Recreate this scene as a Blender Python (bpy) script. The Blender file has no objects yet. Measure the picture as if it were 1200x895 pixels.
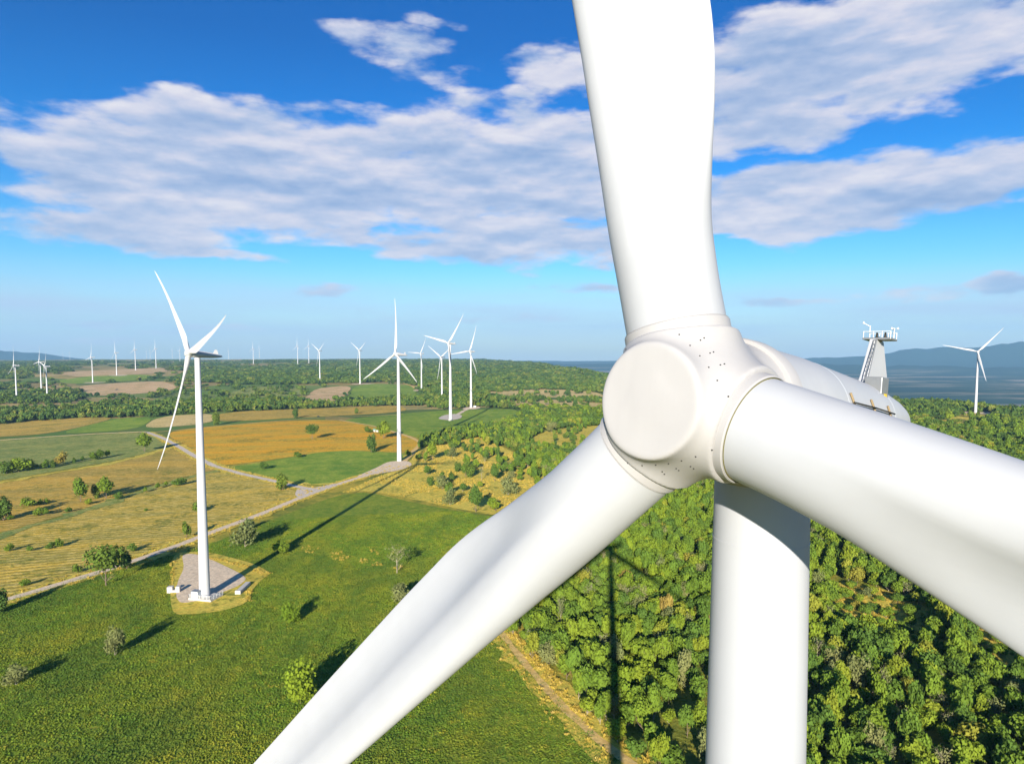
import bpy, bmesh, math, random
import numpy as np
from mathutils import Vector, Matrix
from mathutils.geometry import delaunay_2d_cdt

random.seed(7); RNG = np.random.default_rng(7)
SC = bpy.context.scene
COL = SC.collection
R = math.radians

# ------------------------------------------------------------------ camera
F, PITCH, HORIZON = 806.7, 0.068, 412.0          # focal length and horizon in pixels of the 1200 px photograph
CAM_Z = 101.1
CY = HORIZON + F * math.tan(PITCH)
cam = bpy.data.cameras.new('camera'); cam_o = bpy.data.objects.new('camera', cam); COL.objects.link(cam_o)
cam.sensor_fit = 'HORIZONTAL'; cam.sensor_width = 36.0; cam.lens = 36.0 * F / 1200.0
cam.shift_y = (CY - 447.5) / 1200.0
cam.clip_start = 0.2; cam.clip_end = 60000.0
cam_o.location = (0, 0, CAM_Z); cam_o.rotation_euler = (R(90) - PITCH, 0, 0)
SC.camera = cam_o

# ------------------------------------------------------------------ exposure, sun, sky
SUN_AZ, SUN_EL = R(187.6), R(16.5)               # clockwise from +Y: behind the camera, a little to the left
SC.view_settings.view_transform = 'Standard'; SC.view_settings.look = 'None'
SC.view_settings.gamma = 1.0; SC.view_settings.use_curve_mapping = False
SC.view_settings.exposure = 1.14
EXPF = 2.0 ** SC.view_settings.exposure
SC.cycles.use_denoising = True
SC.cycles.max_bounces = 6; SC.cycles.diffuse_bounces = 3; SC.cycles.glossy_bounces = 2
SC.cycles.transparent_max_bounces = 6; SC.cycles.volume_bounces = 0
SC.cycles.caustics_reflective = False; SC.cycles.caustics_refractive = False

sun = bpy.data.lights.new('sun', 'SUN'); sun.energy = 5.0; sun.angle = R(0.5); sun.color = (1.0, 0.915, 0.79)
sun_o = bpy.data.objects.new('sun', sun); COL.objects.link(sun_o)
SUN_DIR = Vector((math.sin(SUN_AZ) * math.cos(SUN_EL), math.cos(SUN_AZ) * math.cos(SUN_EL), math.sin(SUN_EL)))
sun_o.rotation_euler = (-SUN_DIR).to_track_quat('-Z', 'Y').to_euler(); sun_o.location = SUN_DIR * 400 + Vector((0, 0, 100))


class Nodes:
    """small helper that writes node trees as expressions"""
    def __init__(s, tree):
        s.t = tree; tree.nodes.clear()
    def n(s, kind, **kw):
        nd = s.t.nodes.new(kind)
        for k, v in kw.items(): setattr(nd, k, v)
        return nd
    def put(s, sock, v):
        if v is None: return
        if isinstance(v, bpy.types.NodeSocket): s.t.links.new(v, sock)
        elif isinstance(v, (tuple, list)) and sock.type == 'RGBA' and len(v) == 3: sock.default_value = (*v, 1)
        else: sock.default_value = v
    def m(s, op, a, b=None, c=None, clamp=False):
        nd = s.n('ShaderNodeMath', operation=op, use_clamp=clamp)
        for i, v in enumerate((a, b, c)): s.put(nd.inputs[i], v)
        return nd.outputs[0]
    def v(s, op, a, b=None):
        nd = s.n('ShaderNodeVectorMath', operation=op)
        s.put(nd.inputs[0], a); s.put(nd.inputs[1], b)
        return nd.outputs['Value' if op in ('LENGTH', 'DOT_PRODUCT') else 'Vector']
    def xyz(s, x, y, z=0.0):
        nd = s.n('ShaderNodeCombineXYZ')
        for i, q in enumerate((x, y, z)): s.put(nd.inputs[i], q)
        return nd.outputs[0]
    def sep(s, vec):
        nd = s.n('ShaderNodeSeparateXYZ'); s.put(nd.inputs[0], vec); return nd.outputs
    def noise(s, vec, scale, detail=4.0, rough=0.55, dist=0.0, color=False):
        nd = s.n('ShaderNodeTexNoise'); s.put(nd.inputs['Vector'], vec); s.put(nd.inputs['Scale'], scale)
        nd.inputs['Detail'].default_value = detail; nd.inputs['Roughness'].default_value = rough
        nd.inputs['Distortion'].default_value = dist
        return nd.outputs['Color' if color else 'Fac']
    def mix(s, f, a, b, blend='MIX'):
        nd = s.n('ShaderNodeMix', data_type='RGBA', blend_type=blend)
        s.put(nd.inputs[0], f); s.put(nd.inputs[6], a); s.put(nd.inputs[7], b)
        return nd.outputs[2]
    def rng(s, v, a, b, c=0.0, d=1.0, smooth=False):
        nd = s.n('ShaderNodeMapRange'); nd.clamp = True
        if smooth: nd.interpolation_type = 'SMOOTHSTEP'
        for i, q in enumerate((v, a, b, c, d)): s.put(nd.inputs[i], q)
        return nd.outputs[0]
    def ramp(s, f, stops, interp='LINEAR'):
        nd = s.n('ShaderNodeValToRGB'); cr = nd.color_ramp; cr.interpolation = interp
        while len(cr.elements) < len(stops): cr.elements.new(0.5)
        for e, (p, c) in zip(cr.elements, stops): e.position = p; e.color = (*c, 1)
        s.put(nd.inputs[0], f); return nd.outputs[0]


def px_angles(u, v):
    """azimuth and elevation (radians) of a photograph pixel"""
    x, y, z = (u - 600) / F, math.cos(PITCH) - (v - CY) / F * math.sin(PITCH), -math.sin(PITCH) - (v - CY) / F * math.cos(PITCH)
    return math.atan2(x, y), math.atan2(z, math.hypot(x, y))


world = bpy.data.worlds.new('World'); world.cycles.sampling_method = 'MANUAL'; world.cycles.sample_map_resolution = 256; SC.world = world; world.use_nodes = True


def build_world():
    N = Nodes(world.node_tree)
    tc = N.n('ShaderNodeTexCoord').outputs['Generated']
    d = N.v('NORMALIZE', tc)
    x, y, z = N.sep(d)
    az = N.m('ARCTAN2', x, y); el = N.m('ARCSINE', z)
    sky = N.n('ShaderNodeTexSky', sky_type='NISHITA', sun_disc=False)
    sky.sun_elevation = SUN_EL; sky.sun_rotation = SUN_AZ; sky.altitude = 300; sky.air_density = 1.0; sky.dust_density = 0.6; sky.ozone_density = 2.5
    hs = N.n('ShaderNodeHueSaturation'); hs.inputs['Saturation'].default_value = 1.25
    N.put(hs.inputs['Color'], sky.outputs[0])
    hi = N.rng(el, 0.03, 0.40, 0.0, 1.0)
    skyc = N.mix(1.0, hs.outputs[0], N.ramp(hi, [(0.0, (0.72, 0.86, 0.98)), (0.3, (0.34, 0.74, 0.98)), (0.62, (0.03, 0.53, 0.90)), (1.0, (0.0, 0.40, 0.74))]), 'MULTIPLY')
    # ---- clouds: a flat layer seen in perspective, plus the cloud banks of the photograph as places in the sky
    inv = N.m('DIVIDE', 1.0, N.m('ADD', N.m('MAXIMUM', z, 0.0), 0.16))
    lay = N.xyz(N.m('MULTIPLY', x, inv), N.m('MULTIPLY', y, inv), 0.0)
    wv = N.xyz(N.m('MULTIPLY', az, 3.2), N.m('MULTIPLY', el, 8.5), 0.0)
    warp = N.noise(wv, 1.6, 4.0, 0.6, color=True)
    wx, wy, wz = N.sep(N.v('SUBTRACT', warp, (0.5, 0.5, 0.5)))
    azw = N.m('ADD', az, N.m('MULTIPLY', wx, 0.16)); elw = N.m('ADD', el, N.m('MULTIPLY', wy, 0.055))
    blobs = [  # pixel centre, half width, half height, weight
        (330, 205, 430, 106, 1.0), (560, 200, 350, 108, 0.95), (110, 200, 190, 62, .9), (610, 280, 240, 48, 0.85), (150, 270, 230, 46, .72),
        (980, 228, 300, 66, 1.0), (1190, 188, 210, 40, .9), (1300, 195, 180, 60, .9), (1000, 55, 330, 105, 1.0), (880, 135, 150, 75, 0.85), (660, 80, 110, 45, 0.8),
        (1180, 30, 220, 80, .8), (465, 52, 100, 40, 0.60), (505, 22, 50, 14, .55), (540, 90, 100, 40, .5), (620, 110, 60, 16, .5),
        (1185, 334, 70, 20, .8), (300, 302, 110, 14, .6), (125, 393, 80, 10, .68), (110, 372, 120, 11, .62), (900, 353, 110, 9, .62), (380, 341, 70, 10, .6), (700, 338, 140, 12, .55), (560, 372, 200, 10, .5), (1060, 345, 120, 12, .5), (250, 385, 120, 8, .5), (30, 405, 80, 8, .6),
        (-150, 190, 200, 60, .8), (-500, 150, 320, 80, .9), (1700, 170, 300, 90, .9)]
    mask = None
    for (u, v_, w, h, k) in blobs:
        a0, e0 = px_angles(u, v_); a1, _ = px_angles(u + w * .5, v_); a2, _ = px_angles(u - w * .5, v_)
        _, e1 = px_angles(u, v_ - h * .5); _, e2 = px_angles(u, v_ + h * .5)
        sa, se = (a1 - a2), (e1 - e2)
        p = N.m('DIVIDE', N.m('SUBTRACT', azw, a0), sa); q = N.m('DIVIDE', N.m('SUBTRACT', elw, e0), se)
        r2 = N.m('ADD', N.m('MULTIPLY', p, p), N.m('MULTIPLY', q, q))
        b = N.m('MULTIPLY', N.m('SUBTRACT', 1.0, r2, clamp=True), k)
        mask = b if mask is None else N.m('MAXIMUM', mask, b)

    n2 = N.noise(N.v('MULTIPLY', wv, (1.0, 1.05, 1.0)), 3.0, 6.0, 0.54)
    n2 = N.m('MULTIPLY', N.m('SUBTRACT', n2, 0.5), 1.35)

    def dens(vec_shift, det):
        n1 = N.noise(N.v('ADD', lay, vec_shift), 1.25, det, 0.6, 0.2)
        return N.m('MULTIPLY', N.m('SUBTRACT', n1, 0.5), 1.0)
    n_lay = dens((0.0, 0.0, 0.0), 7.0); n_here = N.m('ADD', n_lay, n2)
    dn = N.m('ADD', N.m('SUBTRACT', N.m('MULTIPLY', mask, 0.95), 0.32), n_here)
    dn = N.m('ADD', dn, N.rng(el, 0.55, 1.0, 0.0, 0.22))             # the same broken layer goes on overhead
    alpha = N.rng(dn, -0.02, 0.32, 0.0, 1.0, smooth=True)
    n2u = N.noise(N.v('ADD', N.v('MULTIPLY', wv, (1.0, 1.05, 1.0)), (0.0, 0.10, 0.0)), 3.0, 5.0, 0.54)
    n2u = N.m('MULTIPLY', N.m('SUBTRACT', n2u, 0.5), 1.35)
    # light and shade in the cloud: thick parts are greyer, rims and tops lit
    lit = N.rng(N.m('SUBTRACT', n2, n2u), -0.20, 0.22, 0.0, 1.0)
    n3 = N.noise(N.v('MULTIPLY', wv, (0.8, 1.45, 1.0)), 1.7, 5.0, 0.55)
    rim = N.rng(dn, 0.0, 0.45, 1.0, 0.0)
    shade = N.m('ADD', N.m('ADD', N.m('MULTIPLY', lit, 0.45), N.m('MULTIPLY', N.rng(n3, 0.38, 0.60), 0.40)), N.m('MULTIPLY', rim, 0.15))
    ccol = N.ramp(shade, [(0.05, (0.33, 0.46, 0.72)), (0.35, (0.50, 0.59, 0.80)), (0.65, (0.74, 0.74, 0.86)), (0.9, (0.90, 0.87, 0.91))])
    veil = N.m('MULTIPLY', N.m('MULTIPLY', N.rng(el, 0.045, 0.125, 1.0, 0.0, smooth=True), N.rng(el, 0.0, 0.06, 0.65, 1.0)), N.rng(N.noise(N.v('MULTIPLY', wv, (0.5, 1.6, 1)), 2.2, 4.0, .5), 0.3, 0.7, 0.35, 0.95))
    skyb = N.n('ShaderNodeBackground'); N.put(skyb.inputs[0], skyc); skyb.inputs[1].default_value = 0.082
    clb = N.n('ShaderNodeBackground'); N.put(clb.inputs[0], ccol); clb.inputs[1].default_value = 0.96 / EXPF
    vlb = N.n('ShaderNodeBackground'); vlb.inputs[0].default_value = (0.52, 0.64, 0.84, 1); vlb.inputs[1].default_value = 1.08 / EXPF
    m1 = N.n('ShaderNodeMixShader'); N.put(m1.inputs[0], veil); N.put(m1.inputs[1], skyb.outputs[0]); N.put(m1.inputs[2], vlb.outputs[0])
    m2 = N.n('ShaderNodeMixShader'); N.put(m2.inputs[0], N.m('MULTIPLY', alpha, N.rng(el, 0.0, 0.10, 0.35, 0.97)))
    N.put(m2.inputs[1], m1.outputs[0]); N.put(m2.inputs[2], clb.outputs[0])
    out = N.n('ShaderNodeOutputWorld'); N.put(out.inputs[0], m2.outputs[0])


build_world()

# ------------------------------------------------------------------ helpers: things, parts, labels
def mesh_obj(name, verts, faces, mat=None, parent=None, smooth=False, autos=None):
    me = bpy.data.meshes.new(name)
    me.from_pydata([tuple(v) for v in verts], [], [tuple(f) for f in faces])
    if mat: me.materials.append(mat)
    if smooth: me.polygons.foreach_set('use_smooth', [True] * len(me.polygons))
    me.update()
    if autos:
        me.set_sharp_from_angle(angle=R(autos))
    o = bpy.data.objects.new(name, me); COL.objects.link(o)
    if parent: o.parent = parent
    return o


def share(name, me, parent=None, loc=(0, 0, 0), rot=(0, 0, 0), scale=(1, 1, 1)):
    o = bpy.data.objects.new(name, me); COL.objects.link(o); o.parent = parent
    o.location = loc; o.rotation_euler = rot; o.scale = scale
    return o


def thing(name, label, cat, loc=(0, 0, 0), rotz=0.0, group=None):
    o = bpy.data.objects.new(name, None); COL.objects.link(o); o.empty_display_size = 0.5
    o.location = loc; o.rotation_euler = (0, 0, rotz)
    return tag(o, label, cat, group)


def tag(o, label=None, cat=None, group=None, kind=None):
    for k, v in (('label', label), ('category', cat), ('group', group), ('kind', kind)):
        if v: o[k] = v
    return o


def box_v(x0, x1, y0, y1, z0, z1):
    v = [(x0, y0, z0), (x1, y0, z0), (x1, y1, z0), (x0, y1, z0), (x0, y0, z1), (x1, y0, z1), (x1, y1, z1), (x0, y1, z1)]
    f = [(0, 3, 2, 1), (4, 5, 6, 7), (0, 1, 5, 4), (1, 2, 6, 5), (2, 3, 7, 6), (3, 0, 4, 7)]
    return v, f


class MB:
    def __init__(s): s.v = []; s.f = []
    def add(s, v, f):
        o = len(s.v); s.v += [tuple(q) for q in v]; s.f += [tuple(i + o for i in g) for g in f]; return s
    def box(s, *a): return s.add(*box_v(*a))
    def tube(s, p0, p1, r0, r1=None, n=8):
        p0, p1 = Vector(p0), Vector(p1); r1 = r0 if r1 is None else r1
        q = (p1 - p0).to_track_quat('Z', 'Y')
        v = []
        for p, r in ((p0, r0), (p1, r1)):
            for i in range(n):
                a = 2 * math.pi * i / n
                v.append(p + q @ Vector((r * math.cos(a), r * math.sin(a), 0)))
        f = [(i, (i + 1) % n, n + (i + 1) % n, n + i) for i in range(n)] + [tuple(range(n - 1, -1, -1)), tuple(range(n, 2 * n))]
        return s.add(v, f)
    def bevel(s, name, mat, parent=None, w=0.03):
        bm = bmesh.new(); vs = [bm.verts.new(q) for q in s.v]
        for g in s.f: bm.faces.new([vs[i] for i in g])
        bmesh.ops.bevel(bm, geom=list(bm.edges), offset=w, segments=2, affect='EDGES', profile=0.5)
        me = bpy.data.meshes.new(name); bm.to_mesh(me); bm.free(); me.materials.append(mat)
        o = bpy.data.objects.new(name, me); COL.objects.link(o); o.parent = parent
        return o
    def build(s, name, mat, parent=None, smooth=False, autos=None): return mesh_obj(name, s.v, s.f, mat, parent, smooth, autos)


def lathe(profile, n, axis='Z'):
    """profile: (radius, height) pairs"""
    v, f = [], []
    for (r, h) in profile:
        for i in range(n):
            a = 2 * math.pi * i / n
            c, s_ = r * math.cos(a), r * math.sin(a)
            v.append((c, s_, h) if axis == 'Z' else (c, h, -s_))
    for k in range(len(profile) - 1):
        for i in range(n):
            j = (i + 1) % n
            f.append((k * n + i, k * n + j, (k + 1) * n + j, (k + 1) * n + i))
    return v, f


# ------------------------------------------------------------------ materials
def material(name, build):
    m = bpy.data.materials.new(name); m.use_nodes = True
    N = Nodes(m.node_tree); out = N.n('ShaderNodeOutputMaterial')
    sh = build(N); N.put(out.inputs['Surface'], sh)
    return m


def principled(N, col, rough=0.6, bump=None, bstr=0.4, bdist=0.1, spec=0.3, metallic=0.0, coat=0.0):
    p = N.n('ShaderNodeBsdfPrincipled'); N.put(p.inputs['Base Color'], col); N.put(p.inputs['Roughness'], rough)
    p.inputs['Specular IOR Level'].default_value = spec; p.inputs['Metallic'].default_value = metallic
    p.inputs['Coat Weight'].default_value = coat
    if bump is not None:
        b = N.n('ShaderNodeBump'); b.inputs['Strength'].default_value = bstr; b.inputs['Distance'].default_value = bdist
        N.put(b.inputs['Height'], bump); N.put(p.inputs['Normal'], b.outputs[0])
    return p.outputs[0]


def paint(name, col, var=0.06, rough=0.5, streak=True):
    def b(N):
        o = N.n('ShaderNodeTexCoord').outputs['Object']
        n = N.noise(o, 0.9, 5.0, 0.6)
        n2 = N.noise(N.v('MULTIPLY', o, (3.0, 3.0, 0.25)), 1.4, 4.0, 0.6)
        k = N.m('ADD', N.m('MULTIPLY', n, 0.6), N.m('MULTIPLY', n2, 0.4))
        c = N.mix(N.rng(k, 0.35, 0.7), tuple(q * (1 - var) for q in col), col)
        return principled(N, c, N.rng(n, 0.3, 0.7, rough - .06, rough + .1), n, 0.03, 0.02, spec=0.25)
    return material(name, b)


def plain(name, col, rough=0.6, metallic=0.0, var=0.15, scale=6.0):
    def b(N):
        o = N.n('ShaderNodeTexCoord').outputs['Object']
        n = N.noise(o, scale, 4.0)
        return principled(N, N.mix(n, tuple(q * (1 - var) for q in col), tuple(min(1, q * (1 + var)) for q in col)), rough, n, 0.15, 0.02, metallic=metallic)
    return material(name, b)


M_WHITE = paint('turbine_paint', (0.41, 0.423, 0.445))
M_TOWER = paint('tower_paint', (0.405, 0.42, 0.448), var=0.04)
M_HUB = paint('spinner_paint', (0.385, 0.378, 0.378))
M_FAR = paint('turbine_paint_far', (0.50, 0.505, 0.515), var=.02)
M_STEEL = plain('galvanised_steel', (0.30, 0.31, 0.31), 0.45, 0.6)
M_DARK = plain('dark_rubber', (0.025, 0.026, 0.024), 0.7)
M_OCHRE = plain('ochre_fitting', (0.26, 0.19, 0.10), 0.6)
M_YELLOW = plain('yellow_paint', (0.62, 0.42, 0.03), 0.5)
M_SEAL = plain('olive_seal', (0.13, 0.12, 0.035), 0.8)
M_CONC = plain('concrete', (0.50, 0.47, 0.42), 0.9, var=.25, scale=1.5)
M_CAB = plain('cabinet_paint', (0.50, 0.53, 0.56), 0.5)
M_RAIL = plain('white_rail', (0.62, 0.62, 0.60), 0.5)
M_BARK = plain('bark', (0.16, 0.12, 0.08), 0.9, var=.4)
M_PALEBARK = plain('pale_bark', (0.33, 0.28, 0.20), 0.9, var=.3)
M_ROOFG = plain('green_roof_sheet', (0.10, 0.30, 0.20), 0.5)
M_WALLW = plain('hut_wall', (0.55, 0.52, 0.47), 0.8)
M_CARD = plain('dark_car_paint', (0.02, 0.025, 0.035), 0.3)
M_GLASS = plain('dark_glass', (0.015, 0.02, 0.025), 0.1)


def leaf_mat(name, stops, trans=0.25, place=False):
    def b(N):
        o = N.n('ShaderNodeTexCoord').outputs['Object']
        rnd = N.n('ShaderNodeObjectInfo').outputs['Random']
        base = N.ramp(rnd, stops)
        n = N.noise(o, 0.9, 3.0)
        hs = N.n('ShaderNodeHueSaturation'); N.put(hs.inputs['Color'], base)
        N.put(hs.inputs['Value'], N.rng(n, 0.3, 0.7, 0.72, 1.3)); N.put(hs.inputs['Hue'], N.rng(N.noise(o, 0.5, 2.0), .3, .7, 0.488, 0.512))
        col = hs.outputs[0]
        if place:      # patches of drier and lusher plants over the field
            g = N.n('ShaderNodeNewGeometry').outputs['Position']
            p1 = N.rng(N.noise(g, 0.02, 5.0, 0.65, 0.8), 0.44, 0.62); p2 = N.rng(N.noise(N.v('MULTIPLY', g, (1.0, .45, 1.0)), 0.045, 5.0, 0.65, 0.6), 0.47, 0.60)
            col = N.mix(N.m('MULTIPLY', p1, 0.75), col, (0.28, 0.275, 0.03)); col = N.mix(N.m('MULTIPLY', p2, 0.7), col, (0.075, 0.145, 0.026))
        d = N.n('ShaderNodeBsdfDiffuse'); N.put(d.inputs[0], col)
        t = N.n('ShaderNodeBsdfTranslucent'); N.put(t.inputs[0], col)
        mx = N.n('ShaderNodeMixShader'); mx.inputs[0].default_value = trans
        N.put(mx.inputs[1], d.outputs[0]); N.put(mx.inputs[2], t.outputs[0])
        return mx.outputs[0]
    return material(name, b)


M_LEAF = leaf_mat('forest_leaves', [(0.0, (0.09, 0.16, 0.030)), (0.35, (0.13, 0.21, 0.028)), (0.75, (0.18, 0.255, 0.026)), (0.94, (0.225, 0.285, 0.028)), (0.985, (0.28, 0.275, 0.04)), (1.0, (0.32, 0.24, 0.06))])
M_LEAFF = leaf_mat('far_leaves', [(0.0, (0.06, 0.115, 0.03)), (0.4, (0.09, 0.15, 0.03)), (0.8, (0.14, 0.20, 0.03)), (1.0, (0.20, 0.22, 0.045))])
M_LEAFD = leaf_mat('dark_leaves', [(0.0, (0.07, 0.13, 0.03)), (0.6, (0.105, 0.17, 0.03)), (1.0, (0.15, 0.205, 0.03))])
M_LEAFB = leaf_mat('bright_leaves', [(0.0, (0.15, 0.24, 0.022)), (1.0, (0.21, 0.285, 0.025))])
M_LEAFG = leaf_mat('grey_green_leaves', [(0.0, (0.17, 0.20, 0.07)), (1.0, (0.24, 0.25, 0.09))])
M_CROP = leaf_mat('crop_leaves', [(0.0, (0.105, 0.185, 0.024)), (0.45, (0.14, 0.22, 0.024)), (0.88, (0.185, 0.25, 0.026)), (1.0, (0.31, 0.29, 0.035))], 0.3, place=True)
M_STRAW = leaf_mat('dry_grass_blades', [(0.0, (0.44, 0.33, 0.06)), (0.6, (0.56, 0.42, 0.07)), (1.0, (0.60, 0.46, 0.13))], 0.3)


def field_mat(name, c1, c2, c3, rows=0.0, rowdir=0.0, bstr=0.8, patch=0.02, streak=None, weeds=True):
    """soil, stubble or crop: three colours in patches, optional sown rows across direction rowdir (radians)"""
    def b(N):
        o = N.n('ShaderNodeTexCoord').outputs['Object']
        x, y, z = N.sep(o)
        xr = N.m('ADD', N.m('MULTIPLY', x, math.cos(rowdir)), N.m('MULTIPLY', y, math.sin(rowdir)))
        yr = N.m('SUBTRACT', N.m('MULTIPLY', y, math.cos(rowdir)), N.m('MULTIPLY', x, math.sin(rowdir)))
        q = N.xyz(xr, yr, 0.0)
        p = o if not streak else N.v('MULTIPLY', q, (1.0, streak, 1.0))
        big = N.noise(p, patch, 4.0, 0.6, 0.6)
        mid = N.noise(p, patch * 7, 5.0, 0.65, 0.3)
        fine = N.noise(o, 0.75, 6.0, 0.7)
        f1 = N.rng(N.m('ADD', N.m('MULTIPLY', big, 0.6), N.m('MULTIPLY', mid, 0.4)), 0.42, 0.58)
        c = N.mix(f1, c1, c2)
        fst = N.noise(N.v('MULTIPLY', q, (1.0, 2.2, 1.0)), 0.22, 5.0, 0.7)
        c = N.mix(N.m('MULTIPLY', N.rng(N.m('ADD', N.m('MULTIPLY', fst, 0.6), N.m('MULTIPLY', mid, 0.4)), 0.46, 0.62), 0.85), c, c3)
        weed = N.rng(N.m('ADD', N.m('MULTIPLY', N.noise(o, 0.33, 4.0, 0.65), 0.55), N.m('MULTIPLY', N.noise(o, patch * 2.5, 3.0), 0.45)), 0.53, 0.60)
        c = N.mix(N.m('MULTIPLY', weed, 0.75), c, (0.16, 0.19, 0.03) if weeds else c1)
        hv = N.n('ShaderNodeHueSaturation'); N.put(hv.inputs['Color'], c); N.put(hv.inputs['Value'], N.rng(fine, 0.32, 0.68, 0.72, 1.28)); c = hv.outputs[0]
        h = N.m('ADD', N.m('MULTIPLY', fine, 0.6), N.m('MULTIPLY', mid, 0.5))
        if rows:
            w = N.m('SINE', N.m('MULTIPLY', N.m('ADD', yr, N.m('MULTIPLY', mid, 2.5)), 2 * math.pi / rows))
            w = N.rng(w, -0.7, 1.0)
            c = N.mix(N.m('MULTIPLY', w, 0.22), c, tuple(q_ * 0.55 for q_ in c1))
            h = N.m('ADD', h, N.m('MULTIPLY', w, 0.35))
        return principled(N, c, 0.95, h, bstr, 0.7, spec=0.05)
    return material(name, b)


M_MEADOW = field_mat('green_meadow', (0.13, 0.21, 0.024), (0.20, 0.26, 0.026), (0.30, 0.30, 0.04), patch=0.025, weeds=False)
M_GOLD = field_mat('golden_stubble', (0.31, 0.27, 0.05), (0.64, 0.42, 0.05), (0.76, 0.58, 0.19), rows=5.0, rowdir=0.35, patch=0.02, streak=4.0)
M_BROWN = field_mat('brown_stubble', (0.34, 0.25, 0.05), (0.60, 0.36, 0.05), (0.64, 0.47, 0.14), rows=6.0, rowdir=0.3, patch=0.012, streak=4.0)
M_ORANGE = field_mat('orange_field', (0.76, 0.35, 0.015), (0.40, 0.33, 0.05), (0.76, 0.46, 0.05), rows=7.0, rowdir=0.12, patch=0.009, streak=6.0)
M_GREEN = field_mat('green_field', (0.13, 0.245, 0.03), (0.24, 0.335, 0.04), (0.37, 0.38, 0.06), rows=4.0, rowdir=0.2, patch=0.012, weeds=False)
M_GREYGREEN = field_mat('grey_green_field', (0.17, 0.24, 0.06), (0.30, 0.33, 0.08), (0.46, 0.39, 0.12), rows=4.0, rowdir=1.2, patch=0.02)
M_DRYGRASS = field_mat('dry_grass', (0.60, 0.44, 0.07), (0.66, 0.51, 0.09), (0.42, 0.39, 0.06), patch=0.03)
M_STRAWF = field_mat('straw_field', (0.66, 0.48, 0.19), (0.58, 0.42, 0.15), (0.70, 0.55, 0.25), rows=5.0, rowdir=0.2, patch=0.01)
M_TAN = field_mat('tan_plot', (0.60, 0.38, 0.19), (0.66, 0.46, 0.25), (0.54, 0.38, 0.17), rows=6.0, rowdir=0.2, patch=0.01)
M_GRAVEL = field_mat('gravel_road', (0.68, 0.53, 0.36), (0.60, 0.48, 0.34), (0.72, 0.58, 0.41), patch=0.08, bstr=0.4, weeds=False)
M_GRAVELG = field_mat('grey_gravel', (0.58, 0.49, 0.39), (0.64, 0.54, 0.42), (0.52, 0.45, 0.37), patch=0.08, bstr=0.4, weeds=False)
M_DIRT = field_mat('dirt_track', (0.66, 0.44, 0.15), (0.58, 0.38, 0.12), (0.70, 0.52, 0.22), patch=0.06, bstr=0.5, weeds=False)


def ground_mat():
    def b(N):
        o = N.n('ShaderNodeTexCoord').outputs['Object']
        x, y, z = N.sep(o)
        flat = N.xyz(x, y, 0.0)
        dist = N.v('LENGTH', flat)
        n1 = N.noise(o, 0.012, 5.0, 0.62, 0.5); n2 = N.noise(o, 0.12, 5.0, 0.65); n3 = N.noise(o, 0.8, 5.0, 0.7)
        k = N.m('ADD', N.m('ADD', N.m('MULTIPLY', n1, 0.45), N.m('MULTIPLY', n2, 0.35)), N.m('MULTIPLY', n3, 0.2))
        near = N.ramp(k, [(0.36, (0.10, 0.14, 0.03)), (0.47, (0.22, 0.23, 0.035)), (0.55, (0.44, 0.34, 0.05)), (0.65, (0.56, 0.42, 0.08))])
        # farther off: a patchwork of plots, then the wooded plain below the plateau
        wob = N.v('ADD', flat, N.v('MULTIPLY', N.v('SUBTRACT', N.noise(o, 0.004, 3.0, color=True), (0.5, 0.5, 0.5)), (160., 160., 0.)))
        vo = N.n('ShaderNodeTexVoronoi'); N.put(vo.inputs['Vector'], N.v('MULTIPLY', wob, (0.0034, 0.0048, 1.0))); vo.inputs['Scale'].default_value = 1.0; vo.inputs['Randomness'].default_value = 0.85
        cr, cg, cb = N.sep(vo.outputs['Color'])
        plots = N.ramp(cr, [(0.0, (0.10, 0.19, 0.035)), (0.2, (0.36, 0.26, 0.08)), (0.38, (0.13, 0.22, 0.04)), (0.52, (0.46, 0.33, 0.13)), (0.66, (0.09, 0.15, 0.035)), (0.8, (0.40, 0.27, 0.11)), (0.92, (0.18, 0.24, 0.05))], 'CONSTANT')
        plots = N.mix(N.rng(k, 0.45, 0.62), plots, (0.16, 0.18, 0.05))
        c = N.mix(N.rng(dist, 650.0, 1000.0), near, plots)
        pn = N.noise(N.v('MULTIPLY', flat, (0.5, 1.0, 1.0)), 0.0011, 6.0, 0.62, 0.4)
        plain_c = N.ramp(pn, [(0.42, (0.015, 0.05, 0.04)), (0.49, (0.03, 0.07, 0.045)), (0.53, (0.10, 0.12, 0.08)), (0.575, (0.30, 0.24, 0.18)), (0.66, (0.34, 0.27, 0.2))])
        c = N.mix(N.rng(z, -70.0, -130.0), c, plain_c)
        hill = N.rng(dist, 10500.0, 11800.0)
        c = N.mix(N.m('MULTIPLY', hill, N.rng(z, -190.0, -165.0)), c, (0.015, 0.05, 0.04))
        return principled(N, c, 0.95, N.m('ADD', n3, n2), 0.7, 0.7, spec=0.05)
    return material('ground', b)


M_GROUND = ground_mat()

# ------------------------------------------------------------------ turbines: where they stand (base and hub pixels -> position)
HUB_H = 100.0
YAW = 0.809                                   # all nacelles face the same wind


def tan_v(u, v):
    x, y, z = (u - 600) / F, math.cos(PITCH) - (v - CY) / F * math.sin(PITCH), -math.sin(PITCH) - (v - CY) / F * math.cos(PITCH)
    return x / y, z / y


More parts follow.
